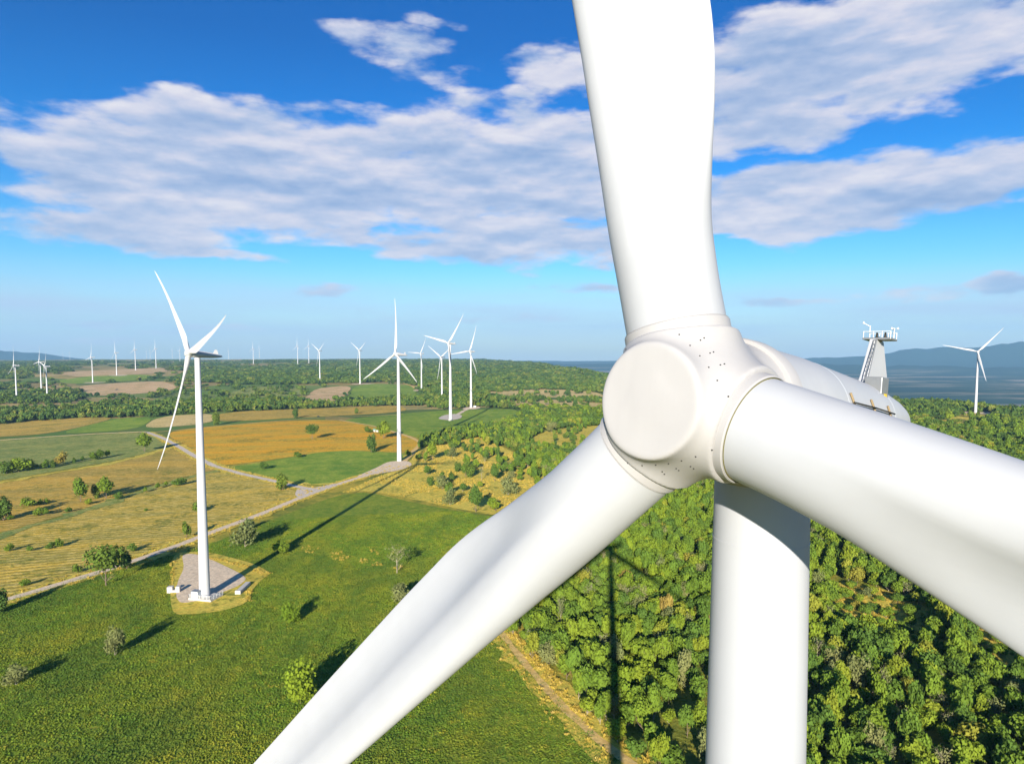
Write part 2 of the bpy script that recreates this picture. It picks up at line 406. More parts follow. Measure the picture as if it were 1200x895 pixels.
TURB = [  # hub y, base x, base y, rotor angle (deg), label
    (414.0, 240, 699, -45, 'large white wind turbine on the gravel pad beside the road, left foreground'),
    (414.5, 468, 543, 0, 'white wind turbine at the end of the gravel road with one blade pointing straight up'),
    (402.0, 528, 491, 42, 'white wind turbine on the oval gravel pad in the green field'),
    (411.5, 552, 477, 23, 'white wind turbine rightmost of the central cluster, at the wood edge'),
    (418.5, 518, 472, 60, 'smaller white wind turbine just behind the one on the oval pad'),
    (414.0, 494, 458, 33, 'white wind turbine beside the hilltop field track, right of the straight-up blade'),
    (410.5, 422, 449, 60, 'white wind turbine with blades in a Y on the hill left of the central cluster'),
    (411.0, 375, 447, 58, 'white wind turbine with blades in a Y at the edge of the mid-distance wood'),
    (405.5, 362, 425, 4, 'small distant white wind turbine, right one of a close pair above the wood'),
    (405.5, 349, 426, 0, 'small distant white wind turbine, left one of a close pair above the wood'),
    (408.0, 304, 419, 6, 'tiny far wind turbine just right of a larger one on the skyline'),
    (408.5, 297, 427, 0, 'small distant white wind turbine standing before the skyline, centre left'),
    (411.0, 268, 421, -6, 'tiny far wind turbine on the skyline near the left turbine nacelle'),
    (410.5, 202, 420, 14, 'tiny far wind turbine on the skyline left of the left turbine blades'),
    (408.5, 183, 432, 2, 'distant white wind turbine between bare plots, nearest to the left turbine blade'),
    (409.5, 159, 435, 8, 'distant white wind turbine, second of the row leading left from the left turbine'),
    (411.0, 176, 420, 0, 'tiny far wind turbine, right one of a tiny pair on the left skyline'),
    (411.5, 172, 420, 10, 'tiny far wind turbine, left one of a tiny pair on the left skyline'),
    (413.0, 137, 444, -10, 'white wind turbine on a bare plot, third of the row on the left'),
    (418.5, 109, 454, 18, 'white wind turbine among tan plots, fourth of the row on the left'),
    (429.0, 56, 477, 42, 'white wind turbine at left, right and nearer one of an overlapping pair'),
    (424.0, 49, 467, 22, 'white wind turbine at left, farther one of an overlapping pair'),
    (428.0, 20, 476, 2, 'leftmost white wind turbine, with one blade straight up'),
    (413.0, 82, 421, 20, 'faint far wind turbine on the hazy left skyline, right of two'),
    (414.0, 74, 421, -8, 'faint far wind turbine on the hazy left skyline, left of two'),
    (411.0, 211, 424, 30, 'tiny far wind turbine half hidden behind the left turbine rotor'),
    (412.0, 1143, 485, 42, 'white wind turbine on the wooded ridge at far right'),
]
TPOS = []
for (yh, xb, yb, rho, lab) in TURB:
    tx, tb = tan_v(xb, yb); _, th = tan_v(xb, yh)
    Y = HUB_H / (th - tb); TPOS.append((tx * Y, Y, CAM_Z + Y * tb))
MAIN_POS = (3.661 + 3.202 * math.sin(YAW), 14.1 + 3.202 * math.cos(YAW), 0.02)

# ------------------------------------------------------------------ terrain
CTRL = np.array([(p[0], p[1], p[2]) for p in TPOS] + [(6., 16., 0.), (-150., 120., 0.), (200., 200., 0.), (60., 420., -1.), (300., 500., 0.), (-330., 330., -1.), (-500., 560., -4.), (700., 700., 0.), (300., 900., 4.),
                                                     (0., -300., 0.), (300., -100., 0.), (-300., -100., 0.), (350., 1500., 8.), (-5500, 9000, 15), (-2500, 9000, 20.), (-200, 3600, 22), (150., 2700., 10.)])
CSIG = np.maximum(140.0, 0.30 * np.hypot(CTRL[:, 0], CTRL[:, 1]))
EDGE_U = np.array([-4.0, -1.2, -0.75, -0.06, 0.0, 0.07, 0.125, 0.25, 0.43, 0.57, 0.62, 0.75, 1.2, 4.0])       # tan(azimuth)
EDGE_R = np.array([9500., 9500, 9500, 8200, 5200, 3350, 2500, 2050, 1700, 1480, 1420, 1330, 1100, 1000])


def height(x, y):
    x = np.asarray(x, float); y = np.asarray(y, float)
    sh = x.shape; x = x.ravel(); y = y.ravel()
    num = np.zeros_like(x); den = np.full_like(x, 1e-3)
    for (cx, cy, cz), s in zip(CTRL, CSIG):
        w = np.exp(-((x - cx) ** 2 + (y - cy) ** 2) / (2 * s * s)) + 0.02 / (1 + ((x - cx) ** 2 + (y - cy) ** 2) / (s * s)) ** 2
        num += w * cz; den += w
    h = num / den
    rr = np.hypot(x, y)
    h += np.clip((rr - 350) / 900, 0, 1) * 1.2 * (np.sin(x * .011 + 1.3 * np.sin(y * .006)) + np.sin(y * .009 + 2 + 1.1 * np.sin(x * .0075)))
    h += np.clip((rr - 1300) / 2500, 0, 1) * 5 * (np.sin(x * .0031 + 1.7 * np.sin(y * .0021)) + np.sin(y * .0027 + 1.0)) * np.clip((6000 - rr) / 3000, 0, 1)
    az = np.arctan2(x, y)
    t = np.clip(np.tan(np.clip(az, -1.32, 1.32)), -4, 4)
    er = np.interp(t, EDGE_U, EDGE_R) * (1 + 0.03 * np.sin(az * 23) + 0.02 * np.sin(az * 57 + 1)); er = np.where(np.abs(az) > 1.32, np.where(az > 0, 1000 + (az - 1.32) * 6000, 9500), er)
    k = np.clip((rr - er) / (0.45 * er + 350), 0, 1); k = k * k * (3 - 2 * k)
    h = h * (1 - k) + (-205.0) * k
    def ridge(az0):  # far ranges
        a = az0
        n = 0.5 + 0.5 * np.sin(a * 31 + 1.5) * np.sin(a * 17 + .4) + 0.25 * np.sin(a * 83) * np.sin(a * 41 + 2) + .12 * np.sin(a * 190 + 3 * np.sin(a * 60))
        return np.clip(n, 0, 2)
    n = ridge(az)
    r1 = np.exp(-((rr - 12800 - 500 * np.sin(az * 9)) / 900) ** 2) * (70 + 45 * n)
    prof = np.interp(np.degrees(az), [-180, -50, -40, -36, -33.5, -31, -28, -10, 4, 20, 27, 30, 33, 36, 38, 42, 55, 180], [250, 380, 380, 320, 240, 110, 30, 60, 70, 100, 210, 380, 430, 540, 640, 680, 480, 250])
    r2 = np.exp(-((rr - 17400 - 400 * np.sin(az * 7 + 1)) / 1300) ** 2) * prof * (0.86 + 0.22 * n)
    h = h + (r1 + r2) * np.clip((rr - 10000) / 1200, 0, 1)
    return h.reshape(sh)


def ground_pt(u, v, z_off=0.0):
    """where the ray through a photograph pixel meets the terrain"""
    tx, tz = tan_v(u, v)
    if tz > -0.004: tz = -0.004
    y = -CAM_Z / tz
    for _ in range(40):
        y2 = (float(height(tx * y, y)) - CAM_Z) / tz
        y = y * 0.5 + y2 * 0.5
    return tx * y, y, float(height(tx * y, y)) + z_off


def to_px(x, y, z):
    x, y, z = np.asarray(x, float), np.asarray(y, float), np.asarray(z, float) - CAM_Z
    c, s = math.cos(PITCH), math.sin(PITCH)
    d = np.maximum(c * y - s * z, 1e-3); w = -s * y - c * z
    return np.where(c * y - s * z > 1, 600 + F * x / d, -9999), CY + F * w / d


def build_ground():
    rings = [6.0]
    while rings[-1] < 20500: rings.append(rings[-1] * 1.021 + 0.5)
    az = np.concatenate([np.linspace(-70, 70, 421), np.linspace(70, 290, 74)[1:-1]]) * math.pi / 180
    na = len(az); rg = np.array(rings)
    A, G = np.meshgrid(az, rg)
    X, Y = G * np.sin(A), G * np.cos(A)
    Z = height(X, Y)
    v = np.stack([X.ravel(), Y.ravel(), Z.ravel()], 1)
    v = np.vstack([v, [[0, 0, float(height(0., 0.))]]])
    nr = len(rings)
    i = np.arange(nr - 1)[:, None] * na + np.arange(na)[None]; j = np.arange(nr - 1)[:, None] * na + (np.arange(na)[None] + 1) % na
    f = np.stack([i, i + na, j + na, j], -1).reshape(-1, 4)
    faces = [tuple(q) for q in f.tolist()] + [(int(k), int((k + 1) % na), len(v) - 1) for k in range(na)]
    o = mesh_obj('ground', v.tolist(), faces, M_GROUND, smooth=True)
    # normals must point up
    bm = bmesh.new(); bm.from_mesh(o.data); bmesh.ops.recalc_face_normals(bm, faces=bm.faces)
    if sum(f_.normal.z for f_ in list(bm.faces)[:50]) < 0: bmesh.ops.reverse_faces(bm, faces=bm.faces)
    bm.to_mesh(o.data); bm.free()
    tag(o, 'rolling plateau of grass, scrub and bare soil with plain and hills beyond', None, kind='structure')
    return o


build_ground()


def jitter_line(pts, closed, step_frac=0.02, amp=0.35):
    out = []
    n = len(pts)
    for i in range(n if closed else n - 1):
        a, b = np.array(pts[i]), np.array(pts[(i + 1) % n])
        L = np.linalg.norm(b - a); r = max(60.0, np.linalg.norm((a + b) / 2)); st = max(3.0, r * step_frac)
        k = max(1, int(L / st))
        for q in range(k):
            t = q / k; p = a + (b - a) * t
            if q: p = p + RNG.normal(0, amp * max(0.6, r * 0.0022), 2)
            out.append(tuple(p))
    if not closed: out.append(tuple(pts[-1]))
    return out


RANK = [0]


def sheet(name, pts, mat, lab, jitter=True, rank=None, kind='structure'):
    """a sheet of ground cover draped over the terrain; pts are world xy"""
    if rank is None: RANK[0] += 1; rank = RANK[0]
    if jitter:
        q = np.array(pts)
        for _ in range(2):
            nx = np.roll(q, -1, 0); q = np.stack([q * .8 + nx * .2, q * .2 + nx * .8], 1).reshape(-1, 2)
        pts = q
    loop = jitter_line(pts, True) if jitter else list(pts)
    arr = np.array(loop); lo, hi = arr.min(0), arr.max(0)
    ctr = arr.mean(0); sp = max(5.0, 0.022 * np.hypot(*ctr))
    gx, gy = np.meshgrid(np.arange(lo[0], hi[0], sp), np.arange(lo[1], hi[1], sp))
    gp = np.stack([gx.ravel(), gy.ravel()], 1)
    gp = gp[inside(gp, arr)] if len(gp) else gp
    co = [Vector(p) for p in loop] + [Vector(p) for p in gp.tolist()]
    n = len(loop)
    vs, es, fs, *_ = delaunay_2d_cdt(co, [(i, (i + 1) % n) for i in range(n)], [], 1, 1e-4)
    a = np.array([(q.x, q.y) for q in vs]); r = np.hypot(a[:, 0], a[:, 1])
    z = height(a[:, 0], a[:, 1]) + 0.04 + 0.006 * rank + r * 1.6e-4
    o = mesh_obj(name, np.column_stack([a, z]).tolist(), fs, mat, smooth=True)
    tag(o, lab, None, kind=kind)
    return o


def inside(p, poly):
    p = np.asarray(p, float); poly = np.asarray(poly, float)
    x, y = p[:, 0], p[:, 1]; c = np.zeros(len(p), bool); j = len(poly) - 1
    for i in range(len(poly)):
        xi, yi = poly[i]; xj, yj = poly[j]
        if yi != yj:
            c ^= ((yi > y) != (yj > y)) & (x < (xj - xi) * (y - yi) / (yj - yi) + xi)
        j = i
    return c


def W(px): return [ground_pt(u, v)[:2] for u, v in px]


MEADOW_PX = [(-60, 722), (30, 697), (110, 672), (205, 650), (262, 632), (310, 612), (395, 580), (430, 576), (490, 590), (560, 603), (620, 612), (660, 622),
             (650, 660), (612, 712), (592, 745), (612, 775), (655, 815), (700, 868), (760, 925), (800, 1100), (560, 1600), (-100, 1300), (-260, 900)]
FIELDS = [
    ('meadow', MEADOW_PX, M_MEADOW, 'deep green meadow in the left foreground below the road'),
    ('stubble_field', [(-40, 715), (30, 694), (120, 668), (205, 643), (262, 622), (320, 600), (352, 583), (345, 574), (310, 563), (262, 552), (235, 556), (170, 573), (100, 598), (-40, 640)], M_GOLD, 'golden stubble field between road and brown field, left'),
    ('stubble_field', [(-40, 636), (100, 596), (170, 571), (235, 554), (258, 550), (228, 532), (206, 524), (150, 540), (60, 556), (-40, 574)], M_BROWN, 'brown stubble field behind the golden one, left'),
    ('crop_field', [(-40, 570), (60, 553), (150, 537), (203, 522), (180, 510), (160, 506.5), (60, 512), (-40, 518)], M_GREYGREEN, 'grey-green crop field beyond the left hedge'),
    ('stubble_field', [(-40, 513.5), (55, 509), (140, 489), (100, 489), (-40, 497)], M_BROWN, 'far brown field at the left edge'),
    ('crop_field', [(57, 509), (160, 503.5), (182, 489), (142, 489)], M_GREEN, 'narrow dark green field left of the road fork'),
    ('straw_field', [(164, 503), (250, 496), (252, 484), (184, 488.5)], M_STRAWF, 'pale straw field above the road fork'),
    ('stubble_field', [(253, 495.5), (372, 488.5), (480, 482), (470, 475), (380, 478), (254, 483.5)], M_BROWN, 'brown field strip behind the orange field'),
    ('orange_field', [(190, 507), (250, 499), (370, 491.5), (400, 493), (440, 500), (484, 512), (494, 520), (482, 531), (400, 527), (300, 541), (258, 546), (225, 528)], M_ORANGE, 'orange-brown field in the middle distance'),
    ('crop_field', [(262, 548), (300, 543), (390, 527), (478, 531), (470, 541), (440, 552), (400, 565), (372, 570), (335, 563), (300, 555)], M_GREEN, 'bright green field behind the road junction'),
    ('crop_field', [(396, 492), (470, 484.5), (520, 481), (600, 479), (611, 484), (600, 494), (545, 503), (500, 515), (470, 508), (430, 499)], M_GREEN, 'green field around the oval turbine pad'),
    ('dry_grass', [(402, 577), (440, 560), (478, 545), (492, 524), (510, 520), (560, 512), (600, 528), (640, 560), (668, 600), (655, 618), (600, 606), (560, 601), (490, 586), (430, 575)], M_DRYGRASS, 'golden dry grass with scattered trees, centre'),
    ('dry_grass', [(614, 520), (636, 504), (712, 497), (735, 514), (690, 528)], M_DRYGRASS, 'golden clearing in the wood left of the spinner'),
    ('crop_field', [(404, 466), (416, 452), (440, 449.5), (492, 452), (486, 462), (470, 467)], M_GREEN, 'far green field on the hilltop'),
    ('stubble_field', [(352, 470), (368, 455), (414, 451.5), (402, 466), (390, 471)], M_TAN, 'far tan field on the hilltop'),
    ('crop_field', [(262, 462), (300, 453), (364, 452), (350, 466), (270, 470)], M_GREYGREEN, 'far green field left of the hilltop'),
    ('straw_field', [(572, 458), (640, 455), (700, 459), (712, 467), (640, 466), (580, 463)], M_STRAWF, 'pale straw strip on the wooded slope, upper'),
    ('straw_field', [(598, 470), (640, 468), (712, 471), (712, 478), (650, 476), (604, 474)], M_STRAWF, 'pale straw strip on the wooded slope, lower'),
    ('stubble_field', [(95, 451), (190, 446), (214, 456), (130, 464), (92, 462)], M_TAN, 'far tan plot below the turbine row'),
    ('stubble_field', [(66, 436), (190, 431), (200, 437), (90, 443)], M_TAN, 'far tan plot by the turbine row'),
    ('crop_field', [(60, 447), (110, 440), (180, 439), (170, 445), (90, 450)], M_GREEN, 'far dark green plot by the turbine row'),
    ('dry_grass', [(975, 680), (1030, 688), (1095, 714), (1095, 760), (1030, 750), (975, 718)], M_DRYGRASS, 'golden clearing in the right-hand wood'),
    ('dry_grass', [(1135, 725), (1240, 735), (1250, 800), (1180, 790)], M_DRYGRASS, 'golden scrub patch in the right-hand wood near the blade'),
    ('dry_grass', [(1090, 489), (1130, 484), (1162, 485), (1150, 490), (1128, 499)], M_DRYGRASS, 'bare clearing at the ridge turbine'),
]
FIELD_W = {}
for i, (nm, poly, mt, lab) in enumerate(FIELDS):
    w = W(poly); FIELD_W[i] = w
    sheet(nm, w, mt, lab)


def strip(name, px, width, mat, lab, rank, amp=0.25, world=None):
    pts = np.array(world if world is not None else W(px))
    # resample and smooth
    d = np.r_[0, np.cumsum(np.linalg.norm(np.diff(pts, axis=0), axis=1))]
    n = max(6, int(d[-1] / 7)); t = np.linspace(0, d[-1], n)
    c = np.stack([np.interp(t, d, pts[:, 0]), np.interp(t, d, pts[:, 1])], 1)
    for _ in range(6): c[1:-1] = c[1:-1] * 0.5 + (c[:-2] + c[2:]) * 0.25
    tg = np.gradient(c, axis=0); tg /= np.linalg.norm(tg, axis=1)[:, None]; nr = np.stack([-tg[:, 1], tg[:, 0]], 1)
    w1 = width / 2 + RNG.normal(0, amp, n); w2 = width / 2 + RNG.normal(0, amp, n)
    vs, fs = [], []
    for k in range(5):
        q = c + nr * (w1 * (1 - k / 4) - w2 * (k / 4))[:, None]
        r = np.hypot(q[:, 0], q[:, 1])
        vs += np.column_stack([q, height(q[:, 0], q[:, 1]) + 0.04 + 0.006 * rank + r * 1.6e-4]).tolist()
    for k in range(4):
        for i in range(n - 1): fs.append((k * n + i, (k + 1) * n + i, (k + 1) * n + i + 1, k * n + i + 1))
    o = mesh_obj(name, vs, fs, mat, smooth=True); tag(o, lab, None, kind='structure')
    return c


ROADS = [
    ('road', [(-60, 722), (0, 705), (60, 688), (120, 670), (205, 641), (250, 623), (300, 605), (350, 584), (400, 566), (440, 554), (462, 547)], 5.2, M_GRAVEL, 'main gravel road running from the left edge to the central turbine'),
    ('road', [(372, 575), (350, 571), (320, 563.5), (285, 556), (250, 546), (225, 533), (205, 521), (190, 513), (172, 506.5)], 5.6, M_GRAVELG, 'grey gravel branch road climbing to the left fork'),
    ('road', [(-60, 520), (0, 516), (60, 511.5), (120, 508), (172, 506)], 5.0, M_GRAVEL, 'narrow pale road along the left fields'),
    ('road', [(178, 507), (230, 502), (300, 495.5), (370, 490), (420, 488), (470, 486)], 4.6, M_DIRT, 'narrow track behind the orange field'),
    ('road', [(470, 545), (484, 530), (494, 519), (480, 512), (440, 500), (398, 492.5)], 5.0, M_DIRT, 'earth bank path curving round the green field'),
    ('road', [(534, 487), (541, 483), (546, 480), (556, 478.5)], 7.0, M_GRAVEL, 'short gravel link between two turbine pads'),
    ('road', [(490, 458), (484, 453), (474, 449.5)], 8.0, M_DIRT, 'track on the hilltop field'),
    ('track', [(585, 738), (606, 768), (640, 806), (668, 842), (700, 870), (740, 897), (800, 940)], 2.6, M_DIRT, 'rutted dirt track along the edge of the wood'),
]
strip('field_margin', [(-40, 640), (40, 616), (100, 599), (170, 574), (235, 556), (258, 551)], 9.0, M_GREYGREEN, 'weedy green margin between golden and brown fields', 26, amp=2.2)
strip('field_margin', [(-40, 573), (60, 555), (150, 539), (203, 523.5)], 9.0, M_DRYGRASS, 'dry grass margin along the left hedge', 26, amp=2.2)
strip('field_margin', [(262, 549), (300, 556), (345, 567), (400, 568), (440, 554), (470, 542), (482, 531)], 6.0, M_DRYGRASS, 'dry grass margin round the bright green field', 26, amp=1.6)
ROAD_C = []
for k, (nm, p, w, mt, lab) in enumerate(ROADS):
    if k < 3: strip('verge', p, w + 7.5, M_DRYGRASS, 'dry grass verge under ' + lab.replace('running ', ''), 30, amp=1.1)
    if k == 7: strip('verge', p, w + 9, M_DRYGRASS, 'golden grass verge along the dirt track', 30, amp=1.5)
    ROAD_C.append(strip(nm, p, w, mt, lab, 34 + k))
sheet('road', W([(366, 579), (352, 585), (345, 580), (349, 572), (372, 571.5), (395, 566), (392, 570)]), M_GRAVELG, 'gravel road junction widening', rank=44)


def pad(px, lab, mat=M_GRAVEL, rank=46): sheet('gravel_pad', W(px), mat, lab, rank=rank)


PAD_A = [(213, 651), (222, 649), (236, 651), (256, 660), (291, 677), (280, 687), (262, 694), (240, 703), (212, 708), (206, 700), (208, 682), (216, 666)]
sheet('dry_grass', W([(203, 648), (240, 646), (296, 660), (318, 672), (306, 680), (297, 690), (290, 707), (262, 716), (232, 720), (203, 721), (199, 700), (203, 672)]), M_DRYGRASS, 'golden grass margin round the left turbine pad', rank=40)
pad(PAD_A, 'gravel pad under the large left turbine')
pad([(414, 560), (440, 549), (455, 541), (478, 540), (484, 545), (470, 551), (440, 556)], 'gravel pad under the central turbine')
pad([(512, 491), (520, 486.5), (534, 485), (542, 487), (540, 490.5), (528, 493)], 'oval gravel pad in the green field', M_GRAVELG)
pad([(540, 480), (548, 476.5), (560, 476), (564, 478), (556, 480)], 'gravel pad at the wood edge')
for (yh, xb, yb, rho, lab), p in zip(TURB[5:], TPOS[5:]):
    if p[1] > 5200: continue
    a = np.linspace(0, 2 * math.pi, 15)[:-1]; rr = 22 + RNG.normal(0, 2.5, 14)
    sheet('gravel_pad', [(p[0] + 8 + r_ * 1.5 * math.cos(t), p[1] - 3 + r_ * math.sin(t)) for r_, t in zip(rr, a)], M_GRAVEL, 'gravel pad of the ' + lab.split(',')[0][:60], rank=46)

# ------------------------------------------------------------------ wind turbines
TILT = 0.098
CONE = Matrix.Rotation(R(3.0), 4, 'X')
ROOT_R = 1.03
AX = Matrix.Translation((0, -3.202, HUB_H)) @ Matrix.Rotation(-TILT, 4, 'X')      # rotor frame: Y runs back along the shaft
ROWS = [  # span, leading edge, chord, twist deg, thickness ratio, airfoil share, prebend
    (1.15, -1.03, 2.06, 13, 1.0, 0.0, 0), (2.2, -1.03, 2.06, 13, 1.0, 0.0, 0), (3.0, -1.03, 2.10, 13, 1.0, 0.06, 0), (3.8, -1.03, 2.19, 13, .9, 0.22, 0), (4.8, -1.02, 2.40, 13, .72, 0.48, 0),
    (5.8, -1.01, 2.62, 12.5, .58, 0.72, 0), (7.0, -1.01, 2.86, 12, .48, 0.9, 0), (8.2, -1.0, 2.98, 11.5, .41, 1, 0), (9.5, -1.0, 2.98, 11, .37, 1, 0), (11, -1.0, 2.94, 10, .34, 1, -.02), (13, -1.0, 2.86, 9, .31, 1, -.04),
    (16, -.99, 2.72, 7.5, .28, 1, -.08), (20, -.92, 2.45, 6, .25, 1, -.15), (25, -.76, 2.06, 4.5, .23, 1, -.28), (30, -.57, 1.68, 3, .21, 1, -.48), (35, -.49, 1.42, 2, .2, 1, -.75),
    (40, -.41, 1.16, 1, .19, 1, -1.1), (44, -.34, .94, .4, .18, 1, -1.5), (47, -.27, .70, 0, .18, 1, -1.8), (48.8, -.19, .45, 0, .18, 1, -2.05), (49.6, -.1, .22, 0, .18, 1, -2.15), (49.9, -.03, .06, 0, .18, 1, -2.2)]


def blade_mesh(name, mat, nhalf=22, dense=3):
    rows = np.array(ROWS)
    if dense > 1:
        t = np.arange(len(rows)); tt = np.linspace(0, len(rows) - 1, (len(rows) - 1) * dense + 1)
        # smooth (Catmull-Rom) interpolation of the table
        P = np.vstack([rows[:1], rows, rows[-1:]]); out = []
        for q in tt:
            i = min(int(q), len(rows) - 2); u = q - i; p0, p1, p2, p3 = P[i], P[i + 1], P[i + 2], P[i + 3]
            out.append(0.5 * (2 * p1 + (p2 - p0) * u + (2 * p0 - 5 * p1 + 4 * p2 - p3) * u * u + (3 * p1 - p0 - 3 * p2 + p3) * u ** 3))
        rows = np.array(out); rows[:, 5] = np.clip(rows[:, 5], 0, 1); rows[0] = ROWS[0]
    ph = np.linspace(0, math.pi, nhalf + 1); x = 0.5 * (1 - np.cos(ph)); circ = 0.5 * np.sin(ph)
    v, f = [], []
    m = 2 * nhalf
    for (s, le, c, tw, th, b, pre) in rows:
        yt = 5 * th * (0.2969 * np.sqrt(x) - .126 * x - .3516 * x ** 2 + .2843 * x ** 3 - .1030 * x ** 4)
        camb = 0.055 * np.sin(np.pi * x ** 1.35) * (1 + 1.2 * max(0, th - .2))
        up, lo = camb + yt, camb - yt * (1 - 0.72 * np.clip((x - .38) / .5, 0, 1) * np.clip(1.15 - x, 0, 1) * 1.6)
        yu = (1 - b) * circ * 2 * ROOT_R + b * up * c; yl = -(1 - b) * circ * 2 * ROOT_R + b * lo * c
        X = le + c * x
        xs = np.r_[X[:-1], X[::-1][:-1]]; ys = np.r_[yl[:-1], yu[::-1][:-1]]
        a = math.radians(tw) * min(1, b + .25)
        v += np.column_stack([xs * math.cos(a) - ys * math.sin(a), xs * math.sin(a) + ys * math.cos(a) + pre, np.full(m, s)]).tolist()
    n = len(rows)
    for k in range(n - 1):
        for i in range(m): f.append((k * m + i, k * m + (i + 1) % m, (k + 1) * m + (i + 1) % m, (k + 1) * m + i))
    f.append(tuple(range(m))[::-1]); f.append(tuple((n - 1) * m + i for i in range(m)))
    me = bpy.data.meshes.new(name); me.from_pydata(v, [], f); me.materials.append(mat)
    me.polygons.foreach_set('use_smooth', [True] * len(me.polygons)); me.update(); me.set_sharp_from_angle(angle=R(38))
    return me


def surface_nets(fn, lo, hi, h):
    ax = [np.arange(lo[i], hi[i] + h, h) for i in range(3)]
    X, Y, Z = np.meshgrid(*ax, indexing='ij'); D = fn(X, Y, Z)
    n = [d - 1 for d in D.shape]
    acc = np.zeros((*n, 3)); cnt = np.zeros(n)
    cor = [(i, j, k) for i in (0, 1) for j in (0, 1) for k in (0, 1)]
    def sub(c): return D[c[0]:c[0] + n[0], c[1]:c[1] + n[1], c[2]:c[2] + n[2]]
    for a in cor:
        for ax_ in range(3):
            if a[ax_]: continue
            b = list(a); b[ax_] = 1
            da, db = sub(a), sub(b); m = (da < 0) != (db < 0)
            t = np.where(m, da / np.where(da == db, 1, da - db), 0)
            for q in range(3): acc[..., q] += np.where(m, a[q] + (t if q == ax_ else 0), 0)
            cnt += m
    on = cnt > 0; idx = -np.ones(n, int); idx[on] = np.arange(on.sum())
    base = np.stack(np.nonzero(on), 1); v = (base + acc[on] / cnt[on][:, None]) * h + np.array(lo)
    faces = []
    for ax_ in range(3):
        o1, o2 = [q for q in range(3) if q != ax_]
        sl = [slice(1, None)] * 3; sl[ax_] = slice(None)
        d0 = [slice(1, -1)] * 3; d0[ax_] = slice(0, -1); d1 = list(d0); d1[ax_] = slice(1, None)
        s0 = D[tuple(d0)] < 0; s1 = D[tuple(d1)] < 0; m = s0 != s1
        p = np.stack(np.nonzero(m), 1); off = np.ones(3, int); off[ax_] = 0; p = p + off
        def cell(da, db):
            q = p.copy(); q[:, o1] -= da; q[:, o2] -= db; return idx[q[:, 0], q[:, 1], q[:, 2]]
        quad = np.stack([cell(0, 0), cell(1, 0), cell(1, 1), cell(0, 1)], 1)
        flip = s1[m] if ax_ != 1 else s0[m]
        quad[flip] = quad[flip][:, ::-1]
        faces += [tuple(q) for q in quad.tolist() if min(q) >= 0]
    return v.tolist(), faces


def smax(a, b, k):
    h = np.clip(0.5 - 0.5 * (a - b) / -k, 0, 1)
    return np.maximum(a, b) + 0.25 * k * np.clip(1 - np.abs(a - b) / k, 0, 1) ** 2
def smin(a, b, k): return -smax(-a, -b, k)


MAIN_RHO = -0.256
def hub_sdf(x, y, z, fine=True):
    rho = np.sqrt(x * x + z * z)
    rad = 1.13 + 0.11 * (y + 1.5)
    d = smax(rho - rad, np.abs(y - 0.12) - 1.63, 0.09)
    for k in range(3):
        t = MAIN_RHO + k * 2 * math.pi / 3
        s = x * math.sin(t) + z * math.cos(t)
        q = np.sqrt(np.maximum(0, (x - s * math.sin(t)) ** 2 + (z - s * math.cos(t)) ** 2 + y * y))
        st = smax(q - 1.20, np.abs(s - 0.6) - 0.74, 0.06)
        d = smin(d, st, 0.42)
    return d


def nac_r(s): return float(np.interp(s, [1.7, 2.3, 4.1, 6.2, 8.7, 10.1, 11.2, 12.0, 12.6, 13.05, 13.3, 13.36], [1.49, 1.47, 1.41, 1.26, 1.08, .93, .77, .61, .45, .28, .12, .0]))


def ring_mesh(name, r_in, r_out, h0, h1, n, mat, axis='Z', lip=0.025):
    v, f = lathe([(r_in, h0), (r_out, h0), (r_out, h1 - lip), (r_out - lip, h1), (r_in + lip, h1), (r_in, h1 - lip), (r_in, h0)], n, axis)
    me = bpy.data.meshes.new(name); me.from_pydata(v, [], f); me.materials.append(mat)
    me.polygons.foreach_set('use_smooth', [True] * len(me.polygons)); me.update(); me.set_sharp_from_angle(angle=R(40))
    return me


